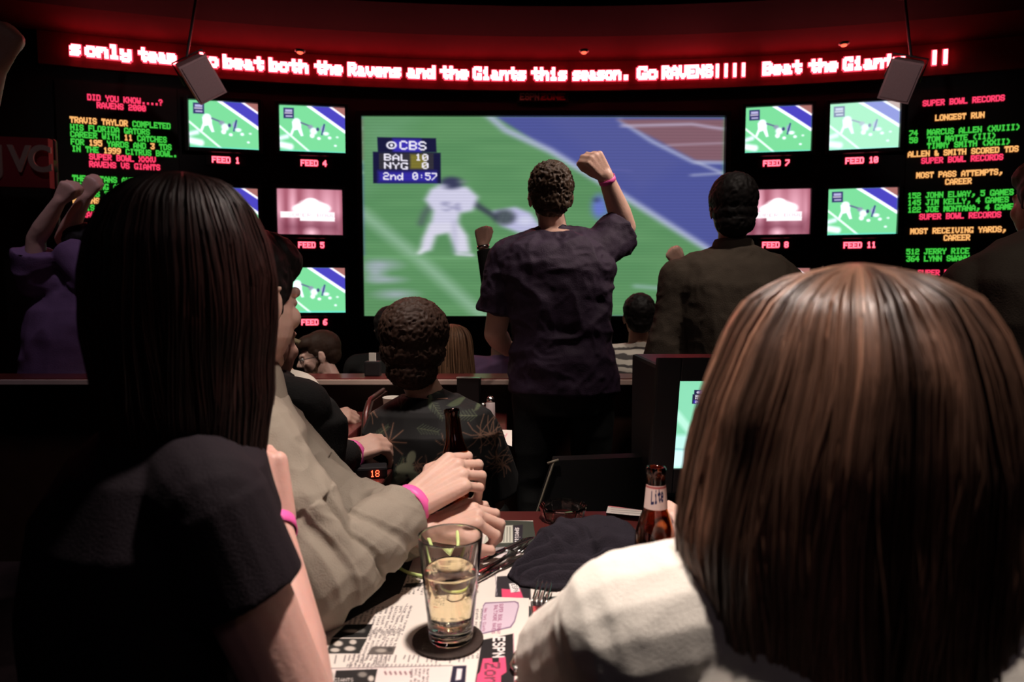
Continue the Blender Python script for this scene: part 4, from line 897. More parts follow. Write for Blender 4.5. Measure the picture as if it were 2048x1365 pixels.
obj('shirt', (V, Fc), M_cream, pa)
tabA = [(0, .003, .004), (.006, .032, .038), (.014, .055, .056), (.031, .080, .080), (.056, .097, .098), (.082, .107, .108), (.115, .119, .112), (.158, .131, .112), (.2, .138, .110), (.242, .138, .106), (.285, .132, .100), (.327, .124, .096), (.42, .108, .09), (.5, .10, .085)]
def colA(ph, r):
    s = .5+.5*math.sin(ph*9+1.3*math.sin(ph*5)); q = .45 + 1.0*s*r.uniform(.6, 1.3)
    if r.uniform() < .16: q *= 1.9
    return (q, q*.92, q*.84)
def flipA(ph, t, h, x, y, z, r):
    e = np.clip((h-.27)/.12, 0, 1); s = math.sin(ph)
    x = x + (.03*s*e*np.sin(e*3.0) if s > 0 else .012*s*e); y = y - .012*e*math.cos(ph*3); z = z + .02*e*e*(1 if s > .5 else 0)
    return x, y, z
M_hairA = hairmat('reddish_brown_hair', (.175, .095, .066), .36, 'col', .85)
strand_hair(pa, crA, HRa, tabA, .49, 3600, M_hairA, 3, span=2.25, rad=.0011, cols=colA, wave=.009, clump=.07, flips=flipA, endjit=.12, seg=26, lump=.0045)
stool((plA.x, plA.y, 0), 'dark round stool under the woman in the white shirt', plA.z-.135)
# ------------------------------------------------------------------ foreground woman, left
cb, db = 366, .76
crB = P(cb, 346, db); hcB = crB + Vector((0, .01, -.128)); nkB = Vector((-.40, .775, 1.10)); plB = nkB + Vector((-.03, -.03, -.50))
M_tee = mat('dark_plum_tee', (.011, .0065, .010), .85, .2, .15, 20, .3, 400)
shB = Vector((-.312, .652, 1.025)); eB = Vector((-.220, .655, .80)); wB = P(546, 1052, .86)
pb, A, HRb, Rr, Ff = person('woman with dark straight hair and plum T-shirt, large at the left', 55, hcB, nkB, plB,
    {'R': dict(sh=shB, el=eB, wr=wB, fwd=(-.28, .02, 1), back=(.62, -.75, .2), curl=((40, 55, 30), (55, 60, 35), (60, 65, 40), (65, 65, 40)), thumb=(30, 30), k=1.04)}, hyaw=14,
    bw=.98, bd=.95, vox=.0035, skin=skinmat('skin_rosy', (.60, .34, .29)), sw=.18, ar=.90)
def sleeveB(g): pass
V, Fc = garment(plB, nkB, 55, .98, .95, A, .013, 'short', .0035, [folds(.003, 8, 95)], ar=.84, sl=.42, fl=1.2)
obj('shirt', (V, Fc), M_tee, pb); band(pb, eB.lerp(wB, .97), wB-eB, .0285)
tabB = [(0, .003, .004), (.008, .035, .04), (.02, .052, .06), (.043, .070, .085), (.078, .085, .1), (.124, .094, .104), (.17, .095, .104), (.216, .088, .098), (.26, .088, .095), (.31, .08, .085), (.38, .07, .08)]
def colB(ph, r): q = r.uniform(.5, 1.6); return (q*1.15, q*.85, q*.8)
strand_hair(pb, crB, HRb, tabB, .37, 2400, hairmat('near_black_hair', (.018, .0075, .0065), .42, 'col', .28), 4, span=2.2, rad=.0012, cols=colB, wave=.005, clump=.06, endjit=.3, lump=.003)
stool((plB.x, plB.y, 0), 'dark round stool under the woman in the plum T-shirt', plB.z-.135)
# ------------------------------------------------------------------ man in beige shirt holding a bottle
dc = 1.1; hcC = P(486, 606, dc); nkC = P(478, 795, 1.13); plC = nkC + Vector((-.10, .0, -.50))
M_beige = mat('beige_twill_shirt', (.25, .212, .170), .8, .25, .08, 14, .3, 420)
shC = P(505, 895, .97); eC = P(648, 1158, .93); wC = P(828, 1006, 1.12); shCl = P(520, 860, 1.27); eCl = P(690, 1018, 1.28); wCl = P(858, 1066, 1.12)
pc, A, HRc, Rr, Ff = person('man in beige long sleeved shirt gripping a bottle, pink wristband, face turned away', 55, hcC, nkC, plC,
    {'R': dict(sh=shC, el=eC, wr=wC, fwd=(1, .42, .62), back=(-.45, -.75, .50), curl=((42, 62, 40), (46, 60, 40), (48, 60, 40), (50, 62, 42)), thumb=(70, 45), k=1.10, spread=5),
     'L': dict(sh=shCl, el=eCl, wr=wCl, fwd=(1, .10, .42), back=(-.25, -.35, .9), curl=((62, 70, 40), (52, 66, 40), (44, 60, 35), (36, 52, 30)), thumb=(30, 45), k=1.0, spread=5)},
    hyaw=28, hpitch=4, bw=1.12, bd=1.05, vox=.0022, skin=skinmat('skin_warm', (.60, .38, .31)), ar=1.06, sw=.19)
# sleeves with real folds
def sleeve_folds(el, wr, sh):
    el, wr, sh = np.array(el), np.array(wr), np.array(sh); ax = (wr-el); Ln = np.linalg.norm(ax); ax = ax/Ln
    def f(V, N):
        t = ((V-el) @ ax)/Ln; rel = V-el-np.outer(t*Ln, ax); on = (t > -.25) & (t < 1.05) & (np.linalg.norm(rel, axis=1) < .12)
        side = np.array(UPZ); ang = (rel @ side)/(np.linalg.norm(rel, axis=1)+1e-6)
        q = t*9 + ang*1.3 + pnoise(V*9, 5)*1.6; r = np.sin(q*2.2); dsp = -.010*np.clip(-r-.35, 0, 1)*1.5 + .003*np.clip(r, 0, 1)
        wgt = np.clip(1.15-t*1.05, 0, 1)*np.clip((t+.25)*4, 0, 1)
        return V + N*(np.where(on, dsp*wgt, 0))[:, None]
    return f
def extraC(g):
    g.ball(eC, .064)
    e = eC.lerp(wC, .86); g.cone(eC.lerp(wC, .62), .046, e, .042, 22, cap=False); g.cone(eC.lerp(wC, .61), .050, eC.lerp(wC, .63), .050, 22, cap=False)
    e = eCl.lerp(wCl, .93); g.cone(eCl.lerp(wCl, .68), .048, e, .044, 22, cap=False)
    g.ball(eCl + Vector((.0, -.01, .03)), (.05, .04, .05))
V, Fc = garment(plC, nkC, 55, 1.12, 1.05, A, .016, 'long', .0028, [sleeve_folds(eC, wC, shC), sleeve_folds(eCl, wCl, shCl), folds(.008, 9, 97), folds(.0022, 26, 98)], extraC, 1.06)
obj('shirt', (V, Fc), M_beige, pc)
g = G(); nb = nkC + Vector((0, 0, .02)); RmC = Rz(55)
g.loft([(nb+UPZ*(-.03), RmC @ Vector((.083, 0, 0)), RmC @ Vector((0, .082, 0))), (nb+UPZ*.02, RmC @ Vector((.073, 0, 0)), RmC @ Vector((0, .073, 0))), (nb+UPZ*.04, RmC @ Vector((.066, 0, 0)), RmC @ Vector((0, .066, 0)))])
obj('collar', remesh(g, .004, 3), M_beige, pc)
axC = (wC-eC).normalized(); band(pc, wC - axC*.010, axC, .0350, M_pink, .0085); g = G(); g.ball(wC - axC*.010 + Vector((-.004, -.022, .028)), (.006, .004, .004)); obj('snap', g.out(), mat('white_snap', (.8, .75, .8), .3), pc)
bt = wCl + Vector((-.006, -.034, .012)); g = G(); sbt = eC.lerp(wC, .78) + Vector((-.02, -.040, .026)); g.cone(sbt, .0055, sbt + Vector((-.001, -.002, .002)), .0055, 12); obj('cuff_button', g.out(), mat('brown_button', (.16, .13, .09), .3), pc)
short_hair(pc, hcC, HRc, H_black, 1.0, .011, .0025, 60, .0035, seed=14)
stool((plC.x, plC.y, 0), 'dark round stool under the man in the beige shirt', plC.z-.135)
# ------------------------------------------------------------------ furniture
TZ = .75
def table(name_lab, x0, x1, y0, y1, legs=True, z=TZ, grp=None):
    r = empty('table', ((x0+x1)/2, (y0+y1)/2, 0), name_lab, 'table', grp)
    g = G(); g.box(((x0+x1)/2, (y0+y1)/2, z-.02), ((x1-x0)/2, (y1-y0)/2, .02), bev=.006); obj('tabletop', g.out(), M_wood, r, smooth=False)
    g = G(); g.cone(((x0+x1)/2, (y0+y1)/2, .02), .045, ((x0+x1)/2, (y0+y1)/2, z-.04), .045, 18, cap=False); obj('pedestal', g.out(), M_black, r)
    g = G(); g.box(((x0+x1)/2, (y0+y1)/2, .012), (min(.28, (x1-x0)*.45), min(.28, (y1-y0)*.45), .012), bev=.005); obj('base', g.out(), M_black, r, smooth=False)
    return r
table('mahogany table in the foreground covered with menus, glass and bottle', -.52, .85, .72, 1.47)
table('narrow mahogany table at left under the black sweater sleeve and pager', -1.15, -.345, 1.70, 1.86)
table('narrow mahogany table under the clasped hands of the person in white', -.70, -.585, 2.25, 2.80)
table('mahogany table with shakers behind the man in the tropical shirt', -.53, -.02, 2.32, 2.78)
# ledge in front of the front row
r = empty('counter_ledge', (0.0, 2.98, 0), 'long burgundy wooden ledge with a bright edge behind the tables', 'counter')
g = G(); g.box((0.0, 3.03, .865), (3.4, .10, .014), bev=.004); obj('top', g.out(), M_wood, r, smooth=False)
g = G(); g.box((0.0, 2.925, .862), (3.4, .006, .012), bev=.003); obj('edge_strip', g.out(), mat('pale_edge_trim', (.62, .46, .40), .3, .6), r, smooth=False)
g = G(); g.box((0.0, 3.03, .425), (3.38, .03, .425)); obj('front_panel', g.out(), M_wood_dark, r, smooth=False)
# booth divider
r = empty('booth_divider', (-.52, 2.5, 0), 'dark wooden booth end panel with a curved lit edge, left of the tropical shirt', 'booth')
g = G(); pts = [(2.42, 0), (2.80, 0), (2.80, .84), (2.52, .84), (2.45, .80), (2.42, .72)]
g.rings([[Vector((-.57, y, z)) for y, z in pts], [Vector((-.54, y, z)) for y, z in pts]]); obj('panel', g.out(), M_wood_dark, r, smooth=False)
g = G(); g.tube([Vector((-.555, 2.415, .05)), Vector((-.555, 2.415, .72)), Vector((-.555, 2.445, .805)), Vector((-.555, 2.52, .848)), Vector((-.555, 2.79, .848))], .008, 8); obj('edge_trim', g.out(), M_wood, r)
# chair back with a thin rim
r = empty('chair', (.22, 1.72, 0), 'black chair with a thin pale rim at the far side of the table', 'chair')
a, b_, c_, d_ = P(1066, 1060, 1.66), P(1108, 922, 1.72), P(1285, 915, 1.72), P(1300, 1060, 1.66)
a.z = .50; a.x -= .05; d_.z = .50
g = G(); g.rings([[a, b_, c_, d_], [v + Vector((0, .05, 0)) for v in (a, b_, c_, d_)]]); obj('backrest', g.out(), mat('black_vinyl', (.005, .005, .005), .6, .2), r, smooth=False)
g = G(); g.tube([a+Vector((0, -.008, 0)), b_+Vector((0, -.008, 0)), b_+Vector((.006, -.008, .003))], .0035, 8); g.tube([b_+Vector((-.018, -.008, -.006)), b_+Vector((.012, -.008, .004))], .004, 8); obj('rim', g.out(), mat('pale_piping', (.25, .22, .16), .5), r)
g = G(); g.box((.22, 1.93, .46), (.2, .2, .035), bev=.02); obj('seat', g.out(), M_dk, r, smooth=False)
for sx_ in (-1, 1):
    for sy_ in (-1, 1): g = G(); g.cone((.22+sx_*.17, 1.93+sy_*.17, .01), .012, (.22+sx_*.17, 1.93+sy_*.17, .44), .014, 10); obj('leg', g.out(), M_black, r)
    g = G(); g.cone((.22+sx_*.16, 1.74, .45), .012, (.22+sx_*.13, 1.72, .56), .012, 10); obj('bracket', g.out(), M_black, r)
# small television on its own pedestal behind the table
tl, tr_, bl = P(1358, 763, 1.52), P(1600, 775, 1.52), P(1345, 937, 1.50)
wv_ = .275; hv = (tl-bl).length; upv = (tl-bl).normalized(); rt = Vector((1, .03, 0)).normalized(); nrm = rt.cross(upv)
r = empty('table_television', (tl.x+.13, 1.62, 0), 'small television in a black case behind the bottle, partly covered by the hair', 'television')
NXs, NYs = 260, 190; U, Vv = np.meshgrid(np.linspace(0, 1, NXs), np.linspace(1, 0, NYs))
def booth_picture():
    X = 1345 + U*245; Y = 763 + (1-Vv)*176; c = Canvas(X, Y, (120, 196, 158))
    c.rect(1340, 760, 1420, 850, (130, 204, 168), 30, .6); c.line([(1345, 830), (1410, 900)], 16, (176, 226, 206), 8, .9); c.rect(1340, 872, 1420, 900, (190, 232, 228), 10, .8); c.rect(1335, 900, 1400, 940, (206, 236, 240), 14, .9); c.line([(1345, 900), (1420, 905)], 3, (120, 170, 180), 3, .6)
    c.poly([(1470, 760), (1600, 760), (1600, 860)], (80, 90, 180), 4); c.line([(1465, 758), (1600, 862)], 6, (220, 225, 240), 4)
    c.ell(1412, 826, 12, 9, (210, 214, 244), .5); c.poly([(1400, 830), (1425, 826), (1430, 850), (1418, 875), (1430, 900), (1420, 905), (1405, 880), (1396, 850)], (200, 206, 236), 3); c.line([(1402, 838), (1396, 850)], 4, (60, 70, 90), 3)
    scorebug(c, 1376, 781, .305); c.blur(0, 0); return c.lin()
Q = np.array(bl)[None, None] + U[..., None]*wv_*np.array(rt) + Vv[..., None]*hv*np.array(upv)
obj('screen', (Q.reshape(-1, 3), grid_faces(NYs, NXs), booth_picture()), emis('booth_tv_image', (1, 1, 1), 1.35, 'col'), r)
MR = Matrix((rt, nrm*-1, upv)).transposed()
g = G(); cc = bl + rt*wv_/2 + upv*hv/2; t_ = .028
for (x, z, hx, hz) in ((-wv_/2-t_, 0, t_, hv/2+2*t_), (wv_/2+t_, 0, t_, hv/2+2*t_), (0, hv/2+t_, wv_/2, t_), (0, -hv/2-t_, wv_/2, t_)): g.box(cc + rt*x + upv*z + nrm*-.0, (hx, .012, hz), MR, .003)
obj('bezel', g.out(), M_black, r, smooth=False)
g = G(); g.box((tl.x+.165, 1.72, .912), (.21, .16, .167), bev=.01); obj('cabinet', g.out(), M_black, r, smooth=False)
g = G(); g.box((tl.x+.135, 1.70, .373), (.05, .05, .373)); obj('pedestal', g.out(), M_black, r, smooth=False)
g = G(); g.box((tl.x+.165, 1.553, 1.0805), (.205, .002, .0015)); obj('edge_line', g.out(), mat('grey_edge', (.4, .37, .3), .4), r, smooth=False)
# ------------------------------------------------------------------ paper on the table
M_paper = mat('printed_paper', (1, 1, 1), .75, .25, .02, 30, attr='col')
def paper(name, lab, cat, quad, z, paint, step=.0009, grp=None, curl=0.0):
    q = [PZ(px, py, z) for px, py in quad]; w1 = (q[1]-q[0]).length; h1 = (q[3]-q[0]).length
    n1 = max(8, int(w1/step)); n2 = max(8, int(h1/step)); U, Vv = np.meshgrid(np.linspace(0, 1, n1), np.linspace(0, 1, n2))
    q = [np.array(v) for v in q]
    Q = (1-U)[..., None]*(1-Vv)[..., None]*q[0] + U[..., None]*(1-Vv)[..., None]*q[1] + U[..., None]*Vv[..., None]*q[2] + (1-U)[..., None]*Vv[..., None]*q[3]
    if curl: Q[..., 2] += curl*(np.sin(U*2.5)*np.sin(Vv*3+.5))
    PXx, PYy = proj_np(Q[..., 0], Q[..., 1], Q[..., 2]); c = Canvas(PXx, PYy, (226, 216, 208)); paint(c)
    V = Q.reshape(-1, 3); n = len(V); Vb = V.copy(); Vb[:, 2] -= .0006; C = c.lin().reshape(-1, 3)
    F1 = grid_faces(n2, n1)[:, ::-1]; F2 = grid_faces(n2, n1)+n
    ed = np.concatenate([np.arange(n1-1), ]); S = []
    def strip(a, b): S.append(np.stack([a, b, b+n, a+n], 1))
    r0 = np.arange(n1); strip(r0[:-1], r0[1:]); rN = r0+(n2-1)*n1; strip(rN[1:], rN[:-1]); c0_ = np.arange(n2)*n1; strip(c0_[1:], c0_[:-1]); c1_ = c0_+n1-1; strip(c1_[:-1], c1_[1:])
    o = obj(name, (np.concatenate([V, Vb]), np.concatenate([F1, F2]+S), np.concatenate([C, np.full_like(C, .75)])), M_paper, smooth=False)
    props(o, lab, cat, grp); return o
WORDS = 'the defense ravens giants season game yards passing rushing tampa quarterback line play coach score points team super bowl baltimore new york kick field goal'.split()
def column(c, x, y, ux, uy, vx, vy, nl, nw, dot, pitch, col=(92, 84, 84), seed=1):
    """text lines: (ux,uy) unit reading direction in the picture, (vx,vy) unit line-feed direction"""
    r = random.Random(seed)
    for i in range(nl):
        t = ' '.join(r.choice(WORDS) for _ in range(nw))[:int(nw*5.5)]
        c.text(x+vx*pitch*i, y+vy*pitch*i, ux*dot, uy*dot, vx*dot*1.35, vy*dot*1.0, t, col, 1.0, .5)
def paint_main(c):
    T = (96, 88, 90)
    # article columns: lines run down the picture, feed to the left
    column(c, 968, 1218, -.10, 1, -1, .04, 9, 5, .62, 9.2, T, 1)
    column(c, 826, 1212, -.33, 1, -1, .04, 14, 3, .62, 9.4, T, 2)
    column(c, 806, 1258, -.40, 1, -1, .04, 9, 4, .62, 9.2, T, 3)
    c.line([(815, 1208), (752, 1310)], 1.2, (150, 140, 140), 1)
    # photographs printed in the paper
    c.poly([(692, 1250), (746, 1249), (734, 1276), (664, 1276)], (24, 22, 22), 1.5); c.ell(704, 1263, 22, 5, (210, 200, 190), .6, .9); c.ell(724, 1262, 10, 7, (90, 88, 84), .6)
    c.poly([(664, 1278), (734, 1278), (718, 1308), (652, 1308)], (44, 42, 40), 1.5)
    for (x, y, a, b) in ((676, 1288, 12, 7), (706, 1285, 9, 6), (700, 1298, 14, 6), (670, 1301, 12, 5)): c.ell(x, y, a, b, (206, 196, 186), .4, .95)
    c.poly([(746, 1294), (792, 1294), (786, 1310), (734, 1310)], (96, 88, 84), 1.5); c.ell(762, 1302, 14, 5, (180, 170, 160), .5, .8); c.ell(780, 1300, 8, 6, (60, 56, 54), .5, .8)
    r = random.Random(3)
    for k in range(30):
        x = 930-k*9.2
        if r.random() < .85: c.line([(x, 1312), (x-3, 1312+r.uniform(6, 16))], 2.6, (120, 112, 112), 1.6, .9)
    for k in range(24): c.line([(880-k*8, 1330), (878-k*8, 1334)], 3, (140, 130, 130), 1.5, .8)
    # pink and black bars at the left edge
    c.poly([(640, 1294), (652, 1296), (612, 1370), (596, 1372)], (204, 56, 96), 1.5); c.poly([(646, 1320), (652, 1320), (634, 1368), (622, 1368)], (30, 26, 28), 1.5)
    # lower article with photograph
    c.poly([(650, 1336), (900, 1332), (900, 1400), (630, 1400)], (224, 206, 204), 2, .7); c.line([(650, 1338), (905, 1332)], 1.4, (120, 110, 110), 1)
    c.poly([(672, 1342), (755, 1339), (748, 1372), (664, 1380)], (40, 36, 36), 1.5); c.ell(662, 1352, 8, 9, (180, 170, 160), .5); c.ell(725, 1350, 12, 7, (130, 124, 118), .5); c.ell(742, 1358, 8, 8, (200, 190, 180), .5); c.text(668, 1357, 1.1, 0, 0, 1.1, 'GIANTS', (236, 226, 220), .9)
    for k in range(6): c.line([(770+k*10, 1345), (772+k*10, 1349)], 4, (120, 84, 90), 2, .8)
    column(c, 860, 1338, -.1, 1, -1, .02, 5, 3, .62, 8, T, 7)
    c.poly([(906, 1333), (933, 1332), (930, 1372), (898, 1376)], (36, 30, 50), 2); c.poly([(914, 1338), (925, 1338), (922, 1360), (911, 1362)], (222, 214, 216), 2)
    # heading box
    c.poly([(970, 1206), (1030, 1203), (1037, 1206), (1038, 1214), (1030, 1244), (1022, 1256), (962, 1270), (960, 1264), (966, 1212)], (120, 96, 124), 1.6)
    c.poly([(971, 1208), (1029, 1205), (1035, 1208), (1036, 1214), (1028, 1243), (1020, 1254), (964, 1267), (962, 1262), (967, 1214)], (206, 186, 202), 1.4)
    PR = (150, 84, 116)
    c.text(1007, 1208, -.06, .60, -1.15, .06, 'SUPER BOWL SUNDAY', PR, 1, .4); c.text(996, 1211, -.06, .60, -1.05, .06, 'BALTIMORE RAVENS', PR, 1, .4); c.text(975, 1217, -.05, .52, -.9, .05, 'New York Giants', PR, 1, .4)
    # masthead
    c.poly([(964, 1281), (1026, 1268), (1029, 1380), (948, 1380)], (36, 32, 34), 1.5); c.line([(1027, 1268), (1030, 1380)], 1.5, (206, 150, 160), 1)
    Wt = (236, 228, 226)
    for a, b, ww in ((986, 1270, 7), (1001, 1269, 7)): pass
    c.text(1010, 1274, -.05, 1.78, -3.4, .15, 'ESPN', Wt, 1, 1.0)
    Pk = (226, 78, 118)
    c.poly([(966, 1318), (984, 1317), (985, 1326), (998, 1325), (998, 1316), (1011, 1315), (1013, 1345), (1002, 1352), (1001, 1380), (950, 1380), (955, 1350), (960, 1345)], Pk, 1.5)
    c.text(1000, 1326, -.05, 2.4, -4.4, .2, 'Zone', (60, 26, 38), .9, .4); c.text(999, 1327, -.05, 2.4, -4.4, .2, 'Zone', (238, 150, 176), .35, -.2)
def paint_upper(c):
    T = (100, 94, 92)
    c.poly([(985, 1040), (1080, 1044), (1064, 1106), (960, 1108)], (66, 70, 62), 2); c.poly([(984, 1053), (1026, 1051), (1026, 1086), (965, 1088)], (204, 204, 190), 2)
    for k in range(8): c.line([(1020-k*5.6, 1055), (1020-k*6.2, 1084)], 1.6, (110, 112, 104), 1.2, .9)
    c.poly([(1026, 1052), (1046, 1050), (1044, 1084), (1027, 1086)], (44, 40, 48), 2); c.text(1041, 1056, -.02, .72, -1.5, 0, 'specials', (232, 226, 226), 1, .8)
    c.poly([(985, 1096), (1035, 1092), (1040, 1112), (980, 1116)], (210, 196, 204), 2, .6)
    column(c, 962, 1140, -.1, 1, -1, 0, 6, 3, .5, 7, T, 4); column(c, 862, 1146, -.2, 1, -1, .05, 9, 3, .5, 8, T, 5); c.poly([(812, 1168), (846, 1166), (842, 1174), (806, 1176)], (50, 46, 44), 2)
    c.line([(745, 1206), (950, 1193)], 3, (170, 40, 50), 1.5, .8)
    c.poly([(994, 1154), (1060, 1150), (1062, 1200), (990, 1200)], (48, 44, 48), 2); c.poly([(1003, 1178), (1026, 1180), (1040, 1178), (1048, 1200), (1004, 1200)], (222, 74, 112), 2)
    c.poly([(1018, 1168), (1036, 1166), (1040, 1184), (1022, 1186)], (236, 230, 228), 2); c.text(1033, 1168, .2, .72, -1.5, .2, 'ESPN', (48, 44, 48), .8)
    c.line([(960, 1150), (990, 1146), (994, 1192)], 1.4, (150, 140, 150), 1)
def paint_right(c):
    c.poly([(1056, 1200), (1140, 1190), (1140, 1225), (1056, 1235)], (60, 62, 62), 2); c.poly([(1098, 1222), (1128, 1218), (1100, 1246), (1080, 1250)], (226, 218, 214), 2)
    for k in range(7): c.line([(1058, 1290+k*14), (1095, 1262+k*14)], 2, (120, 116, 112), 2, .8)
    c.poly([(1056, 1258), (1100, 1240), (1080, 1290), (1056, 1300)], (70, 70, 66), 3, .8)
def paint_card(c): c.line([(1216, 1012), (1284, 1020)], 2.5, (214, 90, 100), 2); [c.line([(1222, 1016+k*4), (1282, 1020+k*4)], 1, (160, 150, 146), 1) for k in range(3)]
def paint_far(c): c.ell(1003, 872, 8, 4, (60, 56, 56), .6); c.ell(1001, 879, 7, 3, (60, 56, 56), .6); c.line([(992, 868), (1006, 866)], 1.6, (50, 48, 48), 1); c.line([(1014, 868), (1006, 882)], 2, (220, 150, 160), 1)
paper('menu', 'large newspaper style menu under the beer glass with pink and black ESPN Zone masthead', 'menu', [(690, 1186), (1058, 1197), (1053, 1420), (470, 1420)], TZ+.0042, paint_main, .0008)
paper('menu', 'second menu lying beyond the beer glass, with a green specials header', 'menu', [(842, 1040), (1066, 1042), (1092, 1212), (700, 1218)], TZ+.0030, paint_upper, .0010)
paper('menu', 'third menu half hidden under the fork and knives, right of the masthead', 'menu', [(1000, 1176), (1170, 1170), (1200, 1420), (1000, 1420)], TZ+.0015, paint_right, .0012)
for k in range(4):
    dz = k*.004; o = paper('folded_card', ['lowest', 'second from bottom', 'third from bottom', 'topmost'][k]+' card in the small stack of folded cards beside the bottle neck', 'card', [(1219-k, 1012+k*.2), (1284, 1021), (1284, 1033), (1212, 1026)], TZ+.003+dz, paint_card, .002, 'stack of folded cards')
paper('drawing_sheet', 'white printed sheet on the middle table beside the standing man', 'paper', [(985, 859), (1024, 861), (1024, 893), (990, 882)], TZ+.002, paint_far, .002)
# dark woven placemat under the sleeve
g = G(); q = [PZ(790, 1064, TZ+.001), PZ(842, 1080, TZ+.001), PZ(800, 1190, TZ+.001), PZ(690, 1250, TZ+.001), PZ(560, 1275, TZ+.001), PZ(600, 1150, TZ+.001)]
g.rings([q, [v+Vector((0, 0, .004)) for v in q]]); props(obj('placemat', g.out(), mat('charcoal_weave', (.03, .026, .024), .9, .2, .6, 60, .8, 300), smooth=False), 'dark textured mat under the beige sleeve', 'placemat')
# coaster and beer glass
gc = PZ(896, 1281, TZ+.006); z0 = gc.z
g = G(); g.lathe(gc, [(.005, 0), (.049, 0), (.050, .0008), (.050, .0025), (.049, .003), (.005, .003)], 48)
o = obj('coaster', g.out(), mat('dark_coaster', (.035, .022, .018), .7, .3, .5, 40, .4, 200), smooth=False); props(o, 'round dark coaster under the beer glass', 'coaster')
gl = gc + Vector((.004, .002, .0032)); r = empty('beer_glass', gl, 'pint glass two thirds full of pale beer on the dark coaster', 'glass')
M_glass = glassmat('clear_glass', (1, 1, 1), 0, 1.45); M_beer = glassmat('pale_beer', (.97, .86, .56), .0, 1.34)
HG = .148
g = G(); g.lathe(gl, [(.0300, 0), (.0312, .003), (.0318, .012), (.0330, .03), (.0395, .09), (.0455, HG-.002), (.0452, HG), (.0442, HG), (.0438, HG-.003), (.0368, .09), (.0305, .026), (.0285, .020), (.0005, .0185), ], 64); 
# closed solid: bottom disc joins the first and last ring
obj('glass_wall', g.out(), M_glass, r)
g = G(); g.lathe(gl, [(.0004, .0190), (.0284, .0206), (.0303, .0262), (.0364, .0935), (.0369, .0965), (.0352, .0958), (.0005, .0955)], 64); obj('beer', g.out(), M_beer, r)
# lite bottle
M_amber = glassmat('amber_glass', (.30, .085, .02), .03, 1.5)
def bottle(base, lab, name='beer_bottle', tilt=None, lite=True, fill=True):
    base = Vector(base); Rt = tilt if tilt is not None else Matrix.Identity(3)
    r = empty(name, base, lab, 'bottle'); s = 1.0
    prof = [(.0290, 0), (.0305, .004), (.0308, .02), (.0308, .115), (.0295, .130), (.0245, .148), (.0180, .166), (.0155, .180), (.0140, .212), (.0138, .218), (.0150, .220), (.0152, .227), (.0140, .230), (.0110, .230), (.0105, .21), (.0125, .17), (.0210, .148), (.0265, .128), (.0280, .112), (.0280, .008), (.0005, .006)]
    g = G(); g.lathe(base, prof, 40, Rt); obj('glass', g.out(), M_amber, r)
    if fill: g = G(); g.lathe(base, [(.0005, .0065), (.0277, .0085), (.0277, .108), (.0005, .108)], 32, Rt); obj('beer', g.out(), glassmat('dark_beer', (.55, .22, .05), 0, 1.34), r)
    def wrap(name_, z0_, z1_, r0_, r1_, txt, dotz, colbg, coltx, a0, a1, adv):
        n1, n2 = 150, 40; U, Vv = np.meshgrid(np.linspace(0, 1, n1), np.linspace(0, 1, n2)); an = a0 + (a1-a0)*U; rr_ = r0_+(r1_-r0_)*(1-Vv); zz_ = z0_+(z1_-z0_)*(1-Vv)
        Q = np.stack([rr_*np.cos(an), rr_*np.sin(an), zz_], -1) @ np.array(Rt).T + np.array(base)
        c = Canvas(U*150, Vv*40, colbg)
        if txt: c.line([(0, 3), (150, 3)], 3, (150, 60, 60), 2); c.text(adv, 9, 2.5, -.25, 0, 3.1, txt, coltx, 1, 1.6)
        obj(name_, (Q.reshape(-1, 3), grid_faces(n2, n1), c.lin().reshape(-1, 3)), M_paper, r)
    if lite:
        wrap('neck_label', .168, .204, .0182, .0150, 'Lite', 0, (206, 184, 178), (28, 28, 70), -math.pi/2-1.5, -math.pi/2+1.5, 44)
        wrap('body_label', .03, .100, .0312, .0312, 'Lite', 0, (216, 206, 198), (28, 28, 80), -math.pi/2-1.9, -math.pi/2+1.9, 50)
    return r
bb = PZ(1308, 1224, TZ+.004); bottle((bb.x, bb.y, TZ+.001), 'brown beer bottle with white Lite neck label beside the folded black cloth')
tp = P(903, 818, 1.235); bt_ = P(928, 1080, 1.18); ax = (tp-bt_).normalized(); Rt = Vector((0, 0, 1)).rotation_difference(ax).to_matrix(); bs = tp - ax*.23
bottle(bs, 'dark beer bottle held upright in the beige sleeved hand', 'beer_bottle', Rt, False, False)
# glow necklace
M_glow = mat('yellow_green_plastic', (.62, .78, .30), .35, .5, .08, 20)
g = G(); n0 = []
for i in range(60):
    a = 2*math.pi*i/60; q = PZ(868 + 76*math.cos(a), 1124 + 30*math.sin(a), TZ+.008); n0.append(q + Vector((0, 0, .012*max(0, math.sin(a*1)) if False else 0)))
n0.append(n0[0]); g.tube(n0, .0030, 8)
props(obj('glow_necklace', g.out(), M_glow), 'yellow green plastic necklace ring behind the beer glass', 'necklace')
g = G(); g.tube([P(858, 1092, 1.07), P(866, 1112, 1.06), P(880, 1122, 1.05), P(900, 1130, 1.05), P(914, 1118, 1.06), P(916, 1095, 1.07), P(914, 1075, 1.09)], .003, 8)
props(obj('glow_necklace', g.out(), M_glow), 'yellow green loop hanging from the pinching fingers above the glass rim', 'necklace')
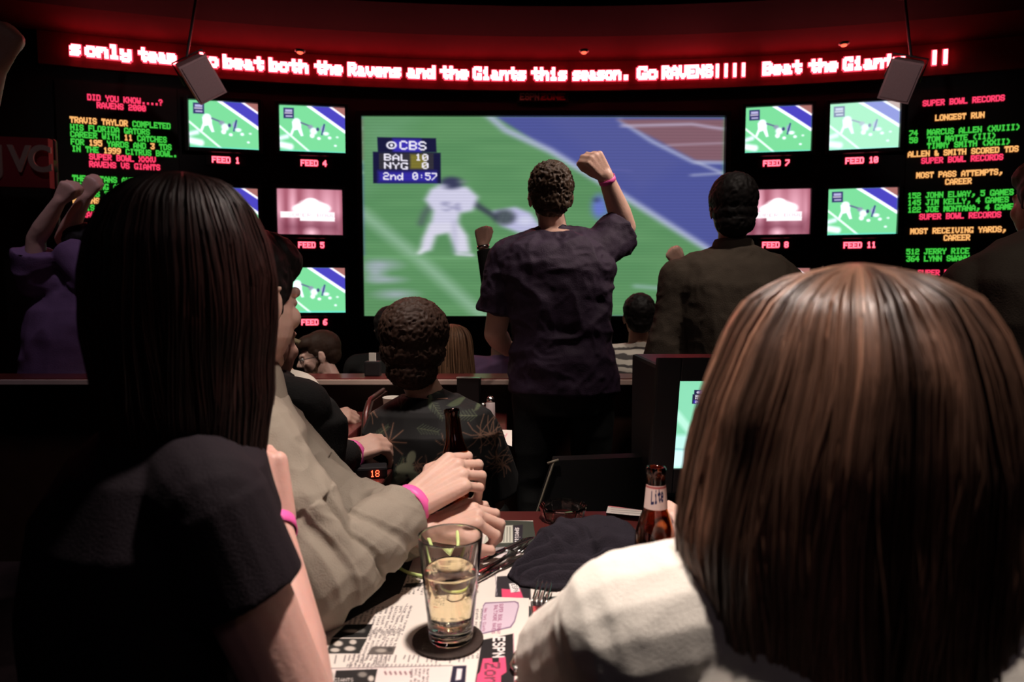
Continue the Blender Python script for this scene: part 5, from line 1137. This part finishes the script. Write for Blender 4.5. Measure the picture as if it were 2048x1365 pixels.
# folded black sweatshirt
M_cloth = mat('black_fleece', (.024, .020, .027), .95, .12, .3, 40, .5, 300)
def pt(px, py, z): return PZ(px, py, TZ) + Vector((0, 0, z))
OUT = [(1014, 1160), (1030, 1138), (1054, 1112), (1076, 1086), (1126, 1072), (1200, 1070), (1262, 1080), (1292, 1104), (1292, 1150), (1250, 1172), (1180, 1184), (1100, 1188), (1040, 1180)]
U, Vv = np.meshgrid(np.arange(1006, 1300, 1.1), np.arange(1062, 1196, .75))
dd = np.full(U.shape, 1e9); ins = np.zeros(U.shape, bool)
for a_ in range(len(OUT)):
    x0, y0 = OUT[a_]; x1, y1 = OUT[(a_+1) % len(OUT)]; ex, ey = x1-x0, y1-y0
    t = np.clip(((U-x0)*ex+(Vv-y0)*ey)/(ex*ex+ey*ey), 0, 1); dd = np.minimum(dd, np.hypot(U-x0-t*ex, Vv-y0-t*ey))
    if y0 != y1: ins ^= ((y0 > Vv) != (y1 > Vv)) & (U < (x1-x0)*(Vv-y0)/(y1-y0)+x0)
nn = lambda s_, f: pnoise(np.stack([U.ravel()/s_, Vv.ravel()/s_*f, 0*U.ravel()+.3], 1), 21).reshape(U.shape)
dd = dd + 3.0*nn(13, 1)*np.clip(dd/6, 0, 1); sm = lambda q: np.clip(q, 0, 1)**2*(3-2*np.clip(q, 0, 1))
hh = np.sqrt(np.clip(dd/11, 0, 1))*.013
hh = hh + .038*sm((1150-Vv)/50)*sm(dd/26) + .010*sm(1-np.hypot((U-1205)/75, (Vv-1100)/34))
ph = (Vv + .16*(U-1140) + 9*np.sin((U-1010)/62) + 7*nn(38, .6))/2.4
low = sm((Vv - 1104 - .05*(U-1140))/26)*sm((1300-U)/90); hh = hh + (.008*np.sin(ph)*low)*sm(dd/10)
hh = hh - .020*sm(1-np.hypot((U-1128)/46, (Vv-1118-(U-1128)*.30)/11)) + .007*sm(1-np.abs(np.hypot((U-1128)/56, (Vv-1116-(U-1128)*.30)/17)-1)*3.2)*sm(dd/12) + .0022*nn(16, 1.4)*sm(dd/8)
hh = np.maximum(hh, .002); V = []; idx = -np.ones(U.shape, int)
Wx = np.array([[tuple(PZ(float(U[r_, c_]), float(Vv[r_, c_]), TZ)) for c_ in range(U.shape[1])] for r_ in range(U.shape[0])])
n1 = int(ins.sum()); idx[ins] = np.arange(n1); top = Wx[ins].copy(); top[:, 2] = TZ+.0055+hh[ins]; bot = Wx[ins].copy(); bot[:, 2] = TZ+.005
A_, B_, C_, D_ = idx[:-1, :-1], idx[1:, :-1], idx[1:, 1:], idx[:-1, 1:]; ok = (A_ >= 0) & (B_ >= 0) & (C_ >= 0) & (D_ >= 0)
Q = np.stack([A_[ok], B_[ok], C_[ok], D_[ok]], 1); cnt = {}
for f_ in Q.tolist():
    for e_ in range(4):
        a_, b2 = f_[e_], f_[(e_+1) % 4]
        if (b2, a_) in cnt: del cnt[(b2, a_)]
        else: cnt[(a_, b2)] = 1
S = np.array([[b2, a_, a_+n1, b2+n1] for a_, b2 in cnt]); FF = np.concatenate([Q, Q[:, ::-1]+n1, S])
used = np.unique(FF); mp_ = -np.ones(2*n1, int); mp_[used] = np.arange(len(used)); VV = np.concatenate([top, bot])[used]; FF = mp_[FF]
props(obj('folded_sweatshirt', (VV, FF), M_cloth), 'folded black sweatshirt lying on the table left of the Lite bottle', 'sweatshirt')
# ashtray
ac = PZ(1128, 1040, TZ+.001); ac.x -= .002
g = G(); g.lathe(ac, [(.040, 0), (.046, .006), (.052, .026), (.054, .032), (.050, .034), (.045, .028), (.040, .010), (.0005, .008)], 12)
o = obj('ashtray', g.out(), glassmat('ashtray_glass', (.98, .93, .90), .02, 1.5), smooth=False); props(o, 'faceted clear glass ashtray behind the folded sweatshirt', 'ashtray')
# napkin behind bottle
g = G(); nq = pt(1362, 1052, 0); g.box(nq+Vector((.01, 0, .012)), (.03, .02, .008), Rz(20), .004); g.box(nq+Vector((.006, .004, .022)), (.024, .016, .004), Rz(50), .002); props(obj('napkin', remesh(g, .0025, 2, [folds(.003, 50, 3)]), M_cream), 'crumpled white napkin right of the Lite bottle', 'napkin')
# cutlery
def knife(p0, p1, lab, z=.006, w=.009, hm=None, grp='knives on the menus'):
    a, b = pt(*p0, z), pt(*p1, z); d = (b-a); Ln = d.length; d = d/Ln; s = Vector((-d.y, d.x, 0)); r = empty('table_knife', a, lab, 'knife', None)
    g = G(); secs = []
    for t, ww, hh in ((0, .004, .002), (.03, .0075, .003), (.25, .0065, .0035), (.45, .0050, .0035)): secs.append((a + d*Ln*t, s*ww, Vector((0, 0, hh))))
    g.loft(secs, 12); obj('handle', g.out(), hm or M_steel, r)
    g = G(); secs = []
    for t, ww, hh in ((.43, .0045, .002), (.5, .0085, .0012), (.85, .009, .001), (.96, .006, .0008), (1, .0015, .0006)): secs.append((a + d*Ln*t + s*(ww-.008)*.4, s*ww, Vector((0, 0, hh))))
    g.loft(secs, 12); obj('blade', g.out(), M_steel, r)
def fork(p0, p1, lab, z=.012):
    a, b = pt(*p0, z), pt(*p1, z); d = (b-a); Ln = d.length; d = d/Ln; s = Vector((-d.y, d.x, 0)); r = empty('fork', a, lab, 'fork')
    g = G(); g.loft([(a, s*.003, UPZ*.002), (a+d*Ln*.05, s*.010, UPZ*.0022), (a+d*Ln*.3, s*.006, UPZ*.0022), (a+d*Ln*.58, s*.0032, UPZ*.0026), (a+d*Ln*.68+UPZ*.002, s*.010, UPZ*.0015), (a+d*Ln*.76+UPZ*.001, s*.0135, UPZ*.0012)], 14); obj('handle', g.out(), M_steel, r)
    for k in range(4):
        o = (k-1.5)*.0075; g = G(); g.tube([a+d*Ln*(.75+.25*t)+s*(o)+UPZ*(.001+.010*t*t) for t in (0, .3, .6, .85, 1)], [.0019, .0018, .0017, .0014, .0007], 8); obj('tine', g.out(), M_steel, r)
fork((1030, 1360), (1090, 1188), 'fork with tines up on the third menu, right of the large menu')
fork((950, 1164), (1056, 1103), 'shiny utensil lying toward the folded sweatshirt, beyond the beer glass')
knife((958, 1146), (1066, 1094), 'table knife pointing at the sweatshirt, upper of the bundle', .02, hm=M_steel)
knife((948, 1172), (1050, 1118), 'table knife nearest the large menu corner in the bundle', .008)
knife((1150, 1215), (1030, 1330), 'dark handled knife right of the fork', .010, hm=M_black)
knife((1140, 1262), (1020, 1400), 'knife at the lower edge of the picture beside the white shoulder', .006)
# ------------------------------------------------------------------ things on the other tables
def far_pt(px, py, z=TZ): return PZ(px, py, z)
M_cup = mat('white_paper_cup', (.7, .66, .6), .6)
c = Vector((P(785, 800, 2.62).x, 2.62, TZ)); c = Vector((-.50+.02, 2.60, TZ)) if False else c
def cup(c, lab):
    g = G(); g.lathe(c, [(.028, 0), (.030, .002), (.039, .105), (.041, .107), (.039, .109), (.037, .105), (.028, .006), (.0005, .005)], 28); props(obj('cup', g.out(), M_cup), lab, 'cup')
table('small mahogany side table under the white cup', -.53, -.41, 2.50, 2.78) if False else None
cup(Vector((-.455, 2.66, .879)) if False else Vector((P(786, 800, 2.5).x, 2.5, TZ)), 'white cup on the ledge behind the man in the tropical shirt')
q = P(746, 735, 3.03); r = empty('napkin_dispenser', (q.x, 3.03, .879), 'dark napkin dispenser with a white napkin on the ledge left of the bushy head', 'dispenser')
g = G(); g.box((q.x, 3.03, .879+.035), (.035, .03, .035), bev=.006); obj('case', g.out(), M_black, r, smooth=False)
g = G(); g.box((q.x-.002, 3.03, .967), (.016, .004, .020), Rz(8), .001); obj('napkin_tip', g.out(), M_cup, r, smooth=False)
# menu holder, shakers
r = empty('menu_holder', P(940, 800, 2.66).xy.to_3d()+Vector((0, 0, TZ)), 'black table menu holder standing behind the tropical shirt shoulder', 'menu holder')
h0 = P(938, 800, 2.66); g = G(); g.box((h0.x, 2.66, TZ+.085), (.05, .012, .078), Rz(20), .002); obj('panel', g.out(), M_black, r, smooth=False); g = G(); g.box((h0.x, 2.66, TZ+.005), (.055, .04, .005), Rz(20), .002); obj('foot', g.out(), M_steel, r, smooth=False)
g = G(); g.box((h0.x, 2.655, TZ+.166), (.051, .013, .002), Rz(20)); obj('top_edge', g.out(), M_steel, r, smooth=False)
def shaker(x, y, lab, hgt, rad, m):
    c = Vector((x, y, TZ)); r = empty('shaker', c, lab, 'shaker'); g = G(); g.lathe(c, [(rad, 0), (rad*1.05, .004), (rad*.92, hgt*.75), (rad*.8, hgt*.78), (.0005, hgt*.78)], 20); obj('jar', g.out(), m, r)
    g = G(); g.lathe(c+Vector((0, 0, hgt*.78)), [(rad*.85, 0), (rad*.85, hgt*.12), (rad*.5, hgt*.2), (.0005, hgt*.22)], 20); obj('lid', g.out(), M_steel, r)
q = P(981, 834, 2.52); shaker(q.x, 2.52, 'tall glass shaker with chrome lid on the middle table', .11, .019, mat('sugar_glass', (.55, .45, .45), .15, .6))
q = P(966, 826, 2.58); shaker(q.x, 2.58, 'short shaker left of the tall one on the middle table', .075, .016, mat('pepper_glass', (.3, .2, .17), .2, .6))
# pager with red digits on the left table edge
q = P(738, 960, 1.74); r = empty('pager', (q.x, 1.76, TZ), 'small black pager with red digits beside the tropical shirt', 'pager')
g = G(); g.box((q.x, 1.76, TZ+.016), (.045, .03, .015), Rz(-12), .006); obj('case', g.out(), M_black, r, smooth=False)
g = G(); Rp = Rz(-12); B = bitmap('18')
for rr in range(7):
    for cc_ in range(B.shape[1]):
        if B[rr, cc_]: g.box(Vector((q.x+.012, 1.76, TZ+.016)) + Rp @ Vector(((cc_-5)*.0022, -.031, (3-rr)*.0026)), (.0010, .0008, .0011), Rp)
obj('digits', g.out(), emis('pager_red', (1, .08, .03), 5.0), r, smooth=False)
